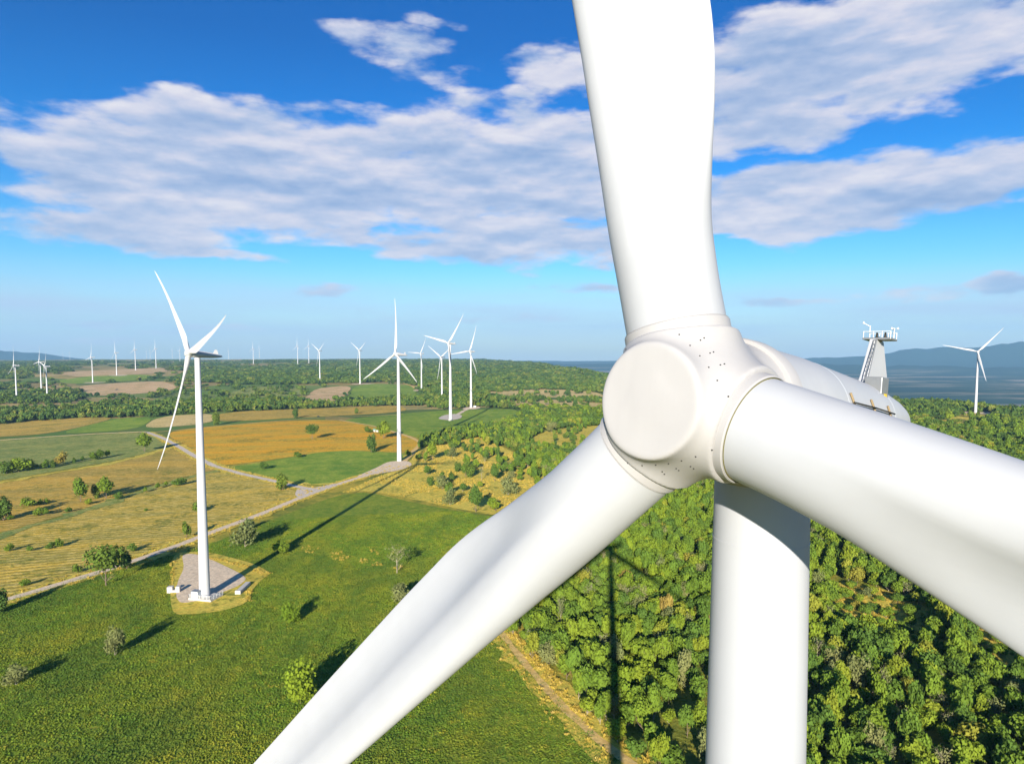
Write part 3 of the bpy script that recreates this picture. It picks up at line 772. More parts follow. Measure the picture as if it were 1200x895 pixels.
def tail_parts(nac, detail):
    """everything carried by the nacelle; local frame = rotor frame (y back, z up)"""
    v = []
    for (s0, s1, w, z) in ((9.15, 11.45, .15, .70), (9.55, 11.32, .13, 1.35), (9.98, 10.85, .08, 2.46)):
        v += [(-w, s0, z), (w, s0, z), (w * .5, s1, z), (-w * .5, s1, z)]
    f = [(0, 3, 2, 1), (8, 9, 10, 11)]
    for k in (0, 4):
        f += [(k, k + 1, k + 5, k + 4), (k + 1, k + 2, k + 6, k + 5), (k + 2, k + 3, k + 7, k + 6), (k + 3, k, k + 4, k + 7)]
    mb = MB(); mb.add(v, f)
    fin = mb.bevel('tail_fin', M_WHITE, nac, 0.02) if detail else mb.build('tail_fin', M_FAR, nac)
    if not detail: return
    fl = MB()
    for s in (-1, 1): fl.tube((0.16 + .05 * s, 9.12, .95), (.10 + .04 * s, 9.93, 2.42), 0.014, n=6)
    for k in range(12):
        t = k / 11; y = 9.12 + .81 * t; z = .95 + 1.47 * t; c = .16 - .06 * t
        fl.tube((c - .05, y - .005, z), (c + .05, y - .005, z), 0.012, n=5)
    fl.build('ladder', M_STEEL, nac)
    pl = MB().box(-.36, .46, 10.15, 10.75, 2.46, 2.52).bevel('instrument_platform', M_STEEL, nac, 0.012)
    fr = MB()
    for x in (-.34, -.05, .2, .44):
        for y in (10.18, 10.72): fr.tube((x, y, 2.52), (x, y, 2.72), .012, n=5)
    for y in (10.18, 10.72): fr.tube((-.35, y, 2.71), (.45, y, 2.71), .011, n=5)
    fr.build('guard_rail', M_RAIL, pl)
    an = MB().tube((-.2, 10.3, 2.52), (-.2, 10.3, 2.9), .014, n=6).tube((-.2, 10.3, 2.88), (-.36, 10.22, 2.98), .012, n=6).tube((-.37, 10.21, 2.96), (-.37, 10.21, 3.03), .03, .012, n=8)
    an.build('wind_vane', M_RAIL, pl)
    cup = MB().tube((.4, 10.6, 2.52), (.4, 10.6, 2.84), .013, n=6)
    for k in range(3):
        a = k * 2.1; cup.tube((.4, 10.6, 2.84), (.4 + .1 * math.cos(a), 10.6 + .1 * math.sin(a), 2.84), .007, n=4)
        cup.tube((.4 + .1 * math.cos(a), 10.6 + .1 * math.sin(a), 2.81), (.4 + .1 * math.cos(a), 10.6 + .1 * math.sin(a), 2.87), .03, .015, n=8)
    cup.build('anemometer', M_RAIL, pl)
    for x in (-.02, .22):
        MB().tube((x, 10.4, 2.52), (x, 10.4, 2.58), .05, n=10).tube((x, 10.4, 2.58), (x, 10.4, 2.70), .04, .025, n=10).build('warning_lamp', M_DARK, pl)
    bx = MB().box(.30, .78, 8.7, 9.25, .62, 1.22).bevel('equipment_box', M_STEEL, nac, 0.02)
    MB().box(.785, .80, 8.9, 9.1, .66, .75).build('warning_plate', M_YELLOW, bx)
    MB().tube((-.45, 8.2, 1.0), (-.45, 8.2, 1.13), .22, n=14).build('hatch', M_WHITE, nac, autos=40, smooth=True)
    # hand rail with ochre brackets along the flank
    pts = []
    for s, deg in ((5.0, 14), (6.9, 12.5), (8.7, 9)):
        rr = nac_r(s) + .10; pts.append((rr * math.cos(R(deg)), s, rr * math.sin(R(deg))))
    MB().tube(pts[0], pts[1], .022, n=8).tube(pts[1], pts[2], .022, n=8).build('safety_rail', M_DARK, nac, smooth=True)
    for (s, deg) in ((5.25, 14), (6.95, 12.5), (8.5, 9.3)):
        a0, a1 = R(deg - 5), R(deg + 11); rr = nac_r(s) + .05
        MB().tube((rr * math.cos(a0), s, rr * math.sin(a0)), (rr * math.cos(a1), s - .12, rr * math.sin(a1)), .028, n=6).build('rail_bracket', M_OCHRE, nac)
    MB().tube((-.5, 2.05, 1.40), (-.5, 2.05, 1.52), .05, n=8).build('lifting_eye', M_OCHRE, nac)


def tower_r(z): return 1.063 * (1 + 0.0105 * (HUB_H - z))


def build_main():
    t = thing('wind_turbine', 'huge white wind turbine filling the right foreground, seen close to its spinner', 'wind turbine', MAIN_POS, -YAW, 'wind turbines of the wind farm')
    cuts = [0.0, 22.0, 45.0, 72.0, 96.6, 98.25]
    for k in range(5):
        z0, z1 = cuts[k], cuts[k + 1]
        prof = [(tower_r(z0), z0)] + [(tower_r(z), z) for z in np.linspace(z0 + .03, z1 - .03, 6)] + [(tower_r(z1), z1)]
        v, f = lathe(prof, 96)
        sec = mesh_obj('tower_section', v, f, M_TOWER, t, smooth=True)
        if k < 4:
            share('flange_seam', ring_mesh('flange_seam', tower_r(z1) - .02, tower_r(z1) + .006, z1 - .03, z1 + .03, 96, M_TOWER, lip=.004), sec)
    yb = MB(); v, f = lathe([(1.02, 97.9), (1.20, 98.2), (1.24, 98.75), (1.1, 98.8)], 64); mesh_obj('yaw_bearing', v, f, M_STEEL, t, smooth=True)
    # nacelle
    ss = np.r_[1.72, 1.75, np.linspace(1.9, 11, 40), np.linspace(11.2, 13.36, 26)]
    v, f = lathe([(1.30, 1.74)] + [(nac_r(s), s) for s in ss], 96, 'Y')
    nac = mesh_obj('nacelle', v, f, M_WHITE, t, smooth=True, autos=45); nac.matrix_local = AX
    for s in (4.95, 9.3):
        share('panel_seam', ring_mesh('panel_seam', nac_r(s) - .03, nac_r(s) + .004, s - .012, s + .012, 96, M_CAB, 'Y', .003), nac)
    tail_parts(nac, True)
    # spinner and hub
    v, f = surface_nets(hub_sdf, (-1.75, -1.65, -1.75), (1.75, 1.9, 1.75), 0.04)
    hub = mesh_obj('hub', v, f, M_HUB, t, smooth=True); hub.matrix_local = AX
    bm = bmesh.new(); bm.from_mesh(hub.data); bmesh.ops.recalc_face_normals(bm, faces=bm.faces)
    for _ in range(2): bmesh.ops.smooth_vert(bm, verts=bm.verts, factor=0.5, use_axis_x=True, use_axis_y=True, use_axis_z=True)
    bm.to_mesh(hub.data); bm.free(); hub.data.set_sharp_from_angle(angle=R(60))
    v, f = lathe([(1.40, 1.45), (1.53, 1.45), (1.555, 1.5), (1.555, 1.92), (1.53, 1.95), (1.50, 1.95), (1.50, 1.5)], 96, 'Y')
    mesh_obj('rear_rim', v, f, M_HUB, hub, smooth=True, autos=35)
    # bolts in threes round the spinner
    mb = MB().tube((0, 0, -.01), (0, 0, .012), 0.016, .013, n=8); tmp = mb.build('bolt', M_DARK, hub, smooth=True); bolt_me = tmp.data
    first = True
    for k in range(26):
        th = 2 * math.pi * k / 26
        for y in (-1.08, -.84, -.76):
            rr = 2.2
            dx, dz = math.sin(th), math.cos(th)
            for _ in range(60):
                dd = float(hub_sdf(np.array(rr * dx), np.array(y), np.array(rr * dz)))
                if abs(dd) < 1e-3: break
                rr -= dd * .7
            if rr > 1.45 or rr < 1.0: continue
            o = tmp if first else share('bolt', bolt_me, hub); first = False
            o.location = (rr * dx, y, rr * dz); o.rotation_euler = Vector((dx, 0.0, dz)).to_track_quat('Z', 'Y').to_euler()
    # blade collars, seals, blades
    cme = ring_mesh('collar', 1.04, 1.085, 0.95, 1.60, 96, M_HUB, lip=.03); sme = ring_mesh('seal', 1.02, 1.041, 1.50, 1.605, 96, M_SEAL, lip=.006)
    bme = blade_mesh('blade', M_WHITE, 30, 4)
    for k in range(3):
        m = AX @ Matrix.Rotation(MAIN_RHO + k * 2 * math.pi / 3, 4, 'Y') @ CONE
        b = share('blade', bme, t); b.matrix_local = m
        c = share('collar', cme, hub); c.matrix_local = Matrix.Rotation(MAIN_RHO + k * 2 * math.pi / 3, 4, 'Y') @ CONE
        s = share('seal', sme, b)
    return t


def build_far():
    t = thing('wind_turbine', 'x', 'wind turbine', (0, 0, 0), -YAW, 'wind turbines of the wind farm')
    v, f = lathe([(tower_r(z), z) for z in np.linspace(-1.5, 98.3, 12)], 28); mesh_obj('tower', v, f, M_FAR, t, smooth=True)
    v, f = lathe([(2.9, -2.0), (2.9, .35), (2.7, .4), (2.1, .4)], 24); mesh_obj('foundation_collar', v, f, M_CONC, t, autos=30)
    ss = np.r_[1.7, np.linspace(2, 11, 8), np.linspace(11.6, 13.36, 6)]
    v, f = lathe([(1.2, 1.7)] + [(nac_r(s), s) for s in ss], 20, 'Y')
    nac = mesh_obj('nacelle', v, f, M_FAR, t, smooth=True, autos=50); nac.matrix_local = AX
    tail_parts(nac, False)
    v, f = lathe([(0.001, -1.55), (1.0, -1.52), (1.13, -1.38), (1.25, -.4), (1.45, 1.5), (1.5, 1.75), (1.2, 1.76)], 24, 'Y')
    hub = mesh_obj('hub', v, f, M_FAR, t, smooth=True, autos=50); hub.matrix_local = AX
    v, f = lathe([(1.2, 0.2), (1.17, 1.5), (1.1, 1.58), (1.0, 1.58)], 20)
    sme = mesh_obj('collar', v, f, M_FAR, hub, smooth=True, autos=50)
    return t, nac, hub, sme


build_main()
PT, PN, PH, PC = build_far()
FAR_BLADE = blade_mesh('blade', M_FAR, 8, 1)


def copy_to(o, parent):
    c = o.copy(); COL.objects.link(c); c.parent = parent
    for ch in o.children: copy_to(ch, c)
    return c


first = True
proto_kids = list(PT.children)
for (yh, xb, yb, rho, lab), pos in zip(TURB, TPOS):
    if first: t = PT
    else:
        t = PT.copy(); COL.objects.link(t)
        for ch in proto_kids: copy_to(ch, t)
    t.location = pos; t['label'] = lab
    hub = [c for c in t.children if c.name.startswith('hub')][0]
    col = [c for c in hub.children][0]
    for k in range(3):
        m = Matrix.Rotation(R(rho) + k * 2 * math.pi / 3, 4, 'Y')
        b = share('blade', FAR_BLADE, t); b.matrix_local = AX @ m @ CONE
        if k == 0: col.matrix_local = m
        elif first or True:
            c2 = col.copy(); COL.objects.link(c2); c2.parent = hub; c2.matrix_local = m
    if first:
        first = False
        # keep the prototype clean for copying: the two extra collars belong to this turbine only
        proto_kids = [c for c in t.children if not c.name.startswith('blade')]
        extra = list(PH.children)[1:]
        PH_EXTRA = set(extra)
        _cp = copy_to
        def copy_to(o, parent, _skip=PH_EXTRA):
            c = o.copy(); COL.objects.link(c); c.parent = parent
            for ch in o.children:
                if ch not in _skip: copy_to(ch, c)
            return c

# ------------------------------------------------------------------ small things round the turbines
def on_ground(u, v):
    x, y, z = ground_pt(u, v); return x, y, z


def near_things():
    x, y, z = TPOS[0]
    t = thing('base_platform', 'white railed platform round the foot of the large left turbine', 'platform', (x, y, z + .3), -0.25)
    MB().box(-4.2, 6.4, -4.6, 3.2, -.6, .45).bevel('slab', M_CONC, t, 0.05)
    post = None
    def rail(x0, y0, x1, y1, n):
        nonlocal post
        for k in range(n + 1):
            q = (x0 + (x1 - x0) * k / n, y0 + (y1 - y0) * k / n, .45)
            if post is None: post = MB().box(-.07, .07, -.07, .07, 0, 1.5).build('post', M_RAIL, t); post.location = q
            else: share('post', post.data, t, q)
        for zz in (.95, 1.45, 1.9):
            MB().tube((x0, y0, zz), (x1, y1, zz), .08, n=6).build('rail', M_RAIL, t)
    rail(-4.1, -4.5, 6.3, -4.5, 6); rail(6.3, -4.5, 6.3, 3.1, 4); rail(-4.1, -4.5, -4.1, -1.5, 2)
    c = thing('transformer_cabinet', 'pale grey transformer cabinet at the foot of the left turbine', 'cabinet', (x - 2.2, y - 2.6, z + .755), -0.25)
    MB().box(-1.6, 1.6, -1.2, 1.2, 0, 2.7).bevel('body', M_CAB, c, 0.05)
    MB().box(-1.75, 1.75, -1.35, 1.35, 2.7, 2.86).bevel('roof', M_STEEL, c, 0.04)
    for sx in (-.78, .78): MB().box(sx - .7, sx + .7, -1.24, -1.2, .15, 2.5).bevel('door', M_CAB, c, 0.012)
    x, y, z = on_ground(204, 694)
    b = thing('concrete_block', 'pale U-shaped concrete block at the left rim of the gravel pad', 'block', (x, y, z + .3), 0.15)
    MB().box(-2.5, 2.5, -1.1, 1.1, -.3, 1.0).bevel('base_slab', M_CONC, b, .06)
    MB().box(-2.5, -.3, -1.1, 1.1, 1.0, 2.4).bevel('upright', M_CONC, b, .06); MB().box(.9, 2.5, -1.1, 1.1, 1.0, 2.4).bevel('upright', M_CONC, b, .06)
    x, y, z = on_ground(285, 691)
    b = thing('concrete_slab', 'long pale concrete slab at the right rim of the gravel pad', 'slab', (x, y, z + .3), 0.02)
    MB().box(-1.0, 1.0, -6, 6, -.3, 1.3).bevel('beam', M_CONC, b, .08); MB().box(-1.15, 1.15, -6.2, -5.0, -.3, 1.5).bevel('end_block', M_CONC, b, .08)
    x, y, z = on_ground(441, 506)
    h = thing('field_hut', 'small hut with green sheet roof between two trees in the orange field', 'hut', (x, y, z + .15), -0.1)
    MB().box(-3.2, 3.2, -2.2, 2.2, -.3, 2.6).build('wall', M_WALLW, h)
    rf = MB(); rf.add([(-4, -3, 2.5), (4, -3, 2.5), (4, 3, 2.5), (-4, 3, 2.5), (-4, 0, 3.9), (4, 0, 3.9)], [(0, 1, 5, 4), (2, 3, 4, 5), (0, 4, 3), (1, 2, 5), (0, 3, 2, 1)]); rf.build('roof', M_ROOFG, h)
    MB().box(-.6, .5, -2.26, -2.2, 0, 2.1).build('door', M_DARK, h)
    x, y, z = on_ground(373, 488.6)
    c = thing('parked_car', 'small dark car parked on the track behind the orange field', 'car', (x, y, z + .42), 0.2)
    v, f = box_v(-2.1, 2.1, -.9, .9, .3, .95); b_ = MB(); b_.add(v, f); body = b_.bevel('body', M_CARD, c, .12)
    b_ = MB(); b_.add([(-1.3, -.85, .95), (1.2, -.85, .95), (1.2, .85, .95), (-1.3, .85, .95), (-.9, -.7, 1.5), (.7, -.7, 1.5), (.7, .7, 1.5), (-.9, .7, 1.5)], box_v(0, 1, 0, 1, 0, 1)[1]); b_.build('cabin', M_GLASS, c)
    for sx in (-1.3, 1.3):
        for sy in (-.9, .9): MB().tube((sx, sy - .1, .32), (sx, sy + .1, .32), .34, n=12).build('wheel', M_DARK, c)
    x, y, z = on_ground(556.5, 477.5)
    c = thing('transformer_cabinet', 'white cabinet beside the turbine at the wood edge', 'cabinet', (x, y, z + .4), 0)
    MB().box(-2.2, 2.2, -1.5, 1.5, -.3, 2.8).bevel('body', M_RAIL, c, .05); MB().box(-2.4, 2.4, -1.7, 1.7, 2.8, 3.0).build('roof', M_CAB, c)


near_things()

# ------------------------------------------------------------------ vegetation
def crown_verts(rg, n, leaf, rx, rz, zc, lobes, spread=.62, lobe_r=.5, flat=1.0):
    """leaf-sized quads on and in several overlapping lobes"""
    c = rg.normal(0, 1, (lobes, 3)); c /= np.linalg.norm(c, axis=1)[:, None]; c *= rg.uniform(.25, 1, (lobes, 1)) ** .5 * spread
    c[0] = 0
    lr = rg.uniform(.75, 1.15, lobes) * lobe_r
    k = rg.choice(lobes, n, p=lr ** 2 / (lr ** 2).sum())
    d = rg.normal(0, 1, (n, 3)); d /= np.linalg.norm(d, axis=1)[:, None]
    p = c[k] + d * (lr[k] * rg.uniform(.62, 1.04, n))[:, None]
    p += rg.normal(0, .025, p.shape)
    p = p * np.array([rx, rx, rz]) ; p[:, 2] = zc + p[:, 2] * flat
    nr = d + rg.normal(0, .55, d.shape) + np.array([0, 0, .25]); nr /= np.linalg.norm(nr, axis=1)[:, None]
    a = np.cross(nr, rg.normal(0, 1, nr.shape)); a /= np.linalg.norm(a, axis=1)[:, None]; b = np.cross(nr, a)
    s = leaf * rg.uniform(.6, 1.25, (n, 1))
    q = np.stack([p - a * s * .5 - b * s * .32, p + a * s * .5 - b * s * .38, p + a * s * .42 + b * s * .36 + nr * s * .12, p - a * s * .45 + b * s * .40 + nr * s * .1], 1)
    return q.reshape(-1, 3)


def leaf_mesh(name, mat, v):
    me = bpy.data.meshes.new(name); n = len(v) // 4
    me.vertices.add(len(v)); me.vertices.foreach_set('co', v.astype(np.float32).ravel())
    me.loops.add(n * 4); me.loops.foreach_set('vertex_index', np.arange(n * 4, dtype=np.int32))
    me.polygons.add(n); me.polygons.foreach_set('loop_start', np.arange(0, n * 4, 4, dtype=np.int32)); me.polygons.foreach_set('loop_total', np.full(n, 4, np.int32))
    me.materials.append(mat); me.update(calc_edges=True)
    return me


def trunk_mesh(name, rg, h, r, limbs, mat, spread=.35, bare=False):
    mb = MB(); p = Vector((0, 0, -.4)); rad = r; tips = []
    for k in range(4):
        q = Vector((p.x + rg.normal(0, .05) * h * .4, p.y + rg.normal(0, .05) * h * .4, -.4 + (h + .4) * (k + 1) / 4)); mb.tube(p, q, rad, rad * .78, n=7); p, rad = q, rad * .78; tips.append((q, rad))
    for k in range(limbs):
        b, r0 = tips[rg.integers(1, 4)]; a = rg.uniform(0, 6.28); L = h * rg.uniform(.3, .55)
        e = b + Vector((math.cos(a) * L * .75, math.sin(a) * L * .75, L * rg.uniform(.5, 1.0))); mb.tube(b, e, r0 * .6, r0 * .22, n=5)
        if bare:
            for _ in range(5):
                t0 = b.lerp(e, rg.uniform(.35, 1.0)); g = t0 + Vector(rg.normal(0, 1, 3)) * L * .3 + Vector((0, 0, L * .25)); mb.tube(t0, g, r0 * .18, r0 * .06, n=4)
    me = bpy.data.meshes.new(name); me.from_pydata(mb.v, [], mb.f); me.materials.append(mat); me.update()
    return me


rgv = np.random.default_rng(11)
# unit trees: about 1 m tall each, scaled on placing.  (crown mesh, trunk mesh)
KINDS = {}
def kind(nm, mat, n, leaf, rx, rz, zc, lobes, trunk_h, trunk_r, limbs, bark=M_BARK, **kw):
    v = crown_verts(rgv, n, leaf, rx, rz, zc, lobes, **kw) * 1.0
    KINDS[nm] = (leaf_mesh(nm + '_crown', mat, v), trunk_mesh(nm + '_trunk', rgv, trunk_h, trunk_r, limbs, bark))


for q in range(5): kind('forest%d' % q, M_LEAF, 950, .085, .42 + .05 * (q % 3), .40, .60, 9 + q, .62, .022, 6, M_BARK if q % 3 else M_PALEBARK)
kind('umbrella', M_LEAFD, 1500, .062, .60, .34, .70, 13, .62, .026, 9)
kind('round', M_LEAFB, 1500, .060, .46, .48, .52, 12, .5, .022, 7)
kind('oval', M_LEAFD, 1200, .062, .30, .52, .52, 9, .5, .022, 6)
kind('oval_bright', M_LEAF, 1200, .062, .33, .50, .52, 9, .5, .022, 6)
kind('cone', M_LEAFD, 900, .075, .26, .52, .50, 7, .5, .02, 5, lobe_r=.42)
kind('greybush', M_LEAFG, 1300, .06, .48, .46, .50, 11, .4, .018, 8, M_PALEBARK)
kind('bush', M_LEAF, 700, .09, .55, .46, .46, 8, .3, .02, 5)
v = crown_verts(rgv, 170, .05, .5, .38, .66, 9, lobe_r=.4)
KINDS['bare'] = (leaf_mesh('bare_crown', M_LEAFG, v), trunk_mesh('bare_trunk', rgv, .66, .022, 11, M_PALEBARK, bare=True))


def tree(nm, kd, x, y, z, w, h, label, cat, group=None, rot=None):
    o = thing(nm, label, cat, (x, y, z), rgv.uniform(0, 6.28) if rot is None else rot, group)
    o.scale = (w, w, h)
    share('trunk', KINDS[kd][1], o); share('crown', KINDS[kd][0], o)
    return o


def tree_px(nm, kd, u, v, hp, label, cat='tree', group=None, wf=1.0, rot=None):
    x, y, z = ground_pt(u, v)
    h = hp / F * math.hypot(x, y)
    return tree(nm, kd, x, y, z - .05, h * wf, h, label, cat, group, rot)


SOLO = [  # name, kind, base pixel, height px, width factor, label
    ('field_tree', 'umbrella', 124, 686, 40, 1.0, 'broad dark tree with bare trunk beside the road, left foreground'),
    ('roadside_tree', 'oval', 148, 667, 22, 1.1, 'small dark tree right behind the broad dark roadside tree'),
    ('field_tree', 'greybush', 134, 768, 36, .6, 'thin loose grey-green tree in the left meadow'),
    ('shrub', 'cone', 141, 764, 24, 1.0, 'dark green shrub at the foot of the thin meadow tree'),
    ('field_tree', 'greybush', 18, 802, 22, 1.2, 'pale grey-green bush in the lower left meadow'),
    ('field_tree', 'round', 341, 730, 27, .95, 'small round bright green tree in the meadow right of the gravel pad'),
    ('field_tree', 'round', 353, 824, 54, .95, 'larger round bright green tree in the meadow, lower centre'),
    ('bare_tree', 'bare', 465, 671, 34, 1.1, 'leafless pale tree in the meadow beside the lower blade'),
    ('field_tree', 'greybush', 470, 705, 26, 1.1, 'grey-green bush touching the edge of the lower blade'),
    ('field_tree', 'greybush', 287, 641, 36, .95, 'grey-green tree beside the road behind the left turbine'),
    ('field_tree', 'oval', 292, 620, 14, 1.2, 'small dark tree behind the grey-green roadside tree'),
    ('shrub', 'bush', 330, 648, 17, 1.15, 'low green bush lying in the tower shadow'),
    ('field_tree', 'cone', 218, 631, 22, 1.0, 'narrow dark tree left of the turbine tower, on the golden field'),
    ('field_tree', 'oval', 331, 574, 21, 1.25, 'dark round tree at the road junction'),
    ('hedge_tree', 'oval_bright', 95, 588, 25, 1.0, 'left tree of the group between golden and brown fields'),
    ('hedge_tree', 'oval', 112, 584, 18, .9, 'dark middle tree of the group between golden and brown fields'),
    ('hedge_tree', 'oval_bright', 125, 584, 23, 1.1, 'right tree of the group between golden and brown fields'),
    ('hedge_tree', 'oval_bright', 170, 529, 20, 1.25, 'rounded tree at the right end of the grey-green field'),
    ('shrub', 'bush', 210, 569, 10, 1.6, 'low dark bush left of the turbine tower, on the field boundary'),
    ('field_tree', 'umbrella', 366, 515, 17, .95, 'lone tree with pale trunk in the orange field'),
    ('field_tree', 'oval', 435, 530, 24, .95, 'tall narrow tree in front of the field hut'),
    ('field_tree', 'oval_bright', 449, 514, 21, 1.3, 'broad tree right of the field hut'),
    ('shrub', 'bush', 431, 507, 8, 1.4, 'small bush left of the field hut'),
    ('shrub', 'bush', 349, 536, 8, 1.5, 'rounded bush on the rim of the orange field'),
    ('shrub', 'bush', 309, 550, 10, 1.2, 'single bush in the bright green field'),
    ('field_tree', 'oval', 346, 490, 13, 1.0, 'small dark tree on the track behind the orange field'),
    ('field_tree', 'oval', 253, 498, 17, 1.0, 'dark tree at the corner of the straw field'),
    ('field_tree', 'oval', 418, 485, 8, 1.2, 'tiny dark tree on the brown strip behind the orange field'),
    ('hedge_tree', 'oval', 4, 610, 27, 1.2, 'dark tree at the left edge between two fields'),
    ('hedge_tree', 'oval', 1, 718, 28, 1.0, 'dark tree cut by the left edge beside the road'),
    ('shrub', 'bush', 478, 534, 8, 1.1, 'small bush behind the central turbine foot'),
    ('field_tree', 'oval_bright', 507, 539, 22, .95, 'leftmost tree in the dry grass, below the dark tree belt'),
    ('field_tree', 'greybush', 530, 536, 15, .9, 'second small tree in the dry grass below the tree belt'),
    ('field_tree', 'oval', 504, 569, 13, 1.3, 'round dark bush in the dry grass, lower left of the group'),
    ('field_tree', 'greybush', 519, 573, 20, 1.0, 'grey-green bush amid the group in the dry grass'),
    ('field_tree', 'oval', 529, 563, 12, 1.3, 'dark bush behind the grey-green one in the dry grass'),
    ('field_tree', 'oval', 537, 553, 14, 1.2, 'rounded dark bush beside the broad dark tree in the dry grass'),
    ('field_tree', 'oval', 552, 559, 20, 1.25, 'broad dark tree in the middle of the dry grass'),
    ('field_tree', 'oval_bright', 580, 564, 22, .8, 'upright bright tree at the right of the dry grass'),
    ('field_tree', 'greybush', 527, 592, 24, .8, 'tall loose tree at the front of the dry grass group'),
    ('field_tree', 'oval_bright', 558, 600, 33, .85, 'large tree at the front right of the dry grass'),
    ('field_tree', 'greybush', 596, 580, 27, .9, 'grey-green tree at the right end of the dry grass'),
    ('field_tree', 'greybush', 646, 506, 15, 1.0, 'pale grey-green tree standing in the golden clearing'),
]
for (nm, kd, u, v_, hp, wf, lab) in SOLO: tree_px(nm, kd, u, v_, hp, lab, 'bush' if nm == 'shrub' else 'tree', None, wf)
for (u, v_, hp) in [(8, 555, 14), (14, 554, 10), (22, 553, 16), (33, 551, 12), (38, 550, 8), (53, 549, 10), (62, 548, 9), (72, 544, 14), (87, 543, 7), (97, 541, 6), (110, 539, 9), (117, 538, 10), (126, 536, 8)]:
    tree_px('hedge_bush', random.choice(['bush', 'oval', 'oval_bright']), u, v_, hp, 'bush in the hedge between grey-green field and brown field', 'bush', 'hedge bushes on the left', random.uniform(1, 1.5))
for (u, v_, hp) in [(33, 594, 11), (47, 591, 6), (55, 590, 6), (45, 604, 9), (53, 604, 8), (12, 609, 6), (80, 600, 6), (104, 591, 7), (139, 585, 9), (170, 577, 6), (185, 573, 7), (195, 570, 6)]:
    tree_px('hedge_bush', random.choice(['bush', 'oval_bright']), u, v_, hp, 'bush on the boundary between brown and golden stubble fields', 'bush', 'field boundary bushes on the left', random.uniform(1, 1.5))
for (u, v_, hp) in [(11, 646, 9), (35, 646, 7), (59, 643, 8), (69, 641, 10), (90, 671, 10), (29, 687, 9), (155, 646, 10), (171, 599, 4), (232, 600, 12)]:
    tree_px('field_bush', 'bush', u, v_, hp, 'small green bush standing in the golden stubble field', 'bush', 'bushes in the golden stubble field', random.uniform(.9, 1.3))

# ---- the woods
FOREST = [  # pixel polygon, density 0..1
    ([(596, 748), (606, 716), (650, 668), (668, 625), (664, 600), (640, 560), (606, 530), (560, 513), (520, 521), (492, 527), (489, 517), (512, 510), (560, 504), (600, 496), (612, 486), (610, 474), (700, 470), (800, 462), (1000, 462), (1070, 464), (1400, 470), (1800, 600), (1700, 1300), (830, 1300), (765, 922), (706, 866), (660, 812), (618, 770)], 1.0),
    ([(470, 548), (495, 526), (560, 514), (600, 530), (640, 565), (662, 600), (600, 604), (520, 590)], .035),
    ([(545, 530), (575, 516), (606, 534), (640, 562), (655, 590), (610, 570), (575, 545)], .22),
    ([(500, 477), (612, 473), (612, 480), (560, 477), (520, 480)], .7),
    ([(374, 425), (440, 421), (560, 421), (640, 425), (760, 430), (760, 475), (600, 470), (556, 474), (500, 474), (494, 460), (470, 447), (420, 449), (376, 449)], .95),
    ([(180, 488), (180, 474), (250, 470), (330, 474), (400, 474), (470, 467), (545, 468), (545, 475), (470, 476), (390, 480), (330, 482), (250, 484)], .8),
    ([(-60, 502), (-60, 480), (60, 480), (130, 472), (185, 474), (180, 489), (90, 490)], .85),
    ([(-60, 474), (-60, 462), (30, 458), (95, 458), (100, 468), (60, 474)], .5),
    ([(-60, 440), (-60, 424), (60, 422), (120, 424), (60, 431), (20, 445)], .5),
    ([(196, 446), (230, 434), (300, 430), (380, 427), (376, 450), (300, 451)], .9),
    ([(205, 466), (230, 456), (300, 453), (360, 452), (352, 462), (260, 468)], .10),
    ([(90, 466), (130, 447), (200, 440), (240, 455), (200, 470)], .12),
]
CLEAR = [[(612, 524), (634, 505), (712, 498), (740, 516), (700, 534)], [(975, 684), (1030, 690), (1090, 716), (1090, 765), (1030, 756), (975, 726)], [(1088, 490), (1130, 483), (1164, 484), (1156, 496), (1128, 506), (1090, 500)],
         [(568, 460), (640, 456), (704, 460), (716, 470), (640, 469), (576, 467)], [(594, 472), (640, 469), (716, 473), (716, 482), (650, 480), (600, 478)], [(1140, 735), (1230, 745), (1240, 800), (1190, 800), (1150, 770)]]
FIELD_PX = [FIELDS[i][1] for i in (5, 6, 7, 8, 10, 13, 14, 18, 19, 20)]


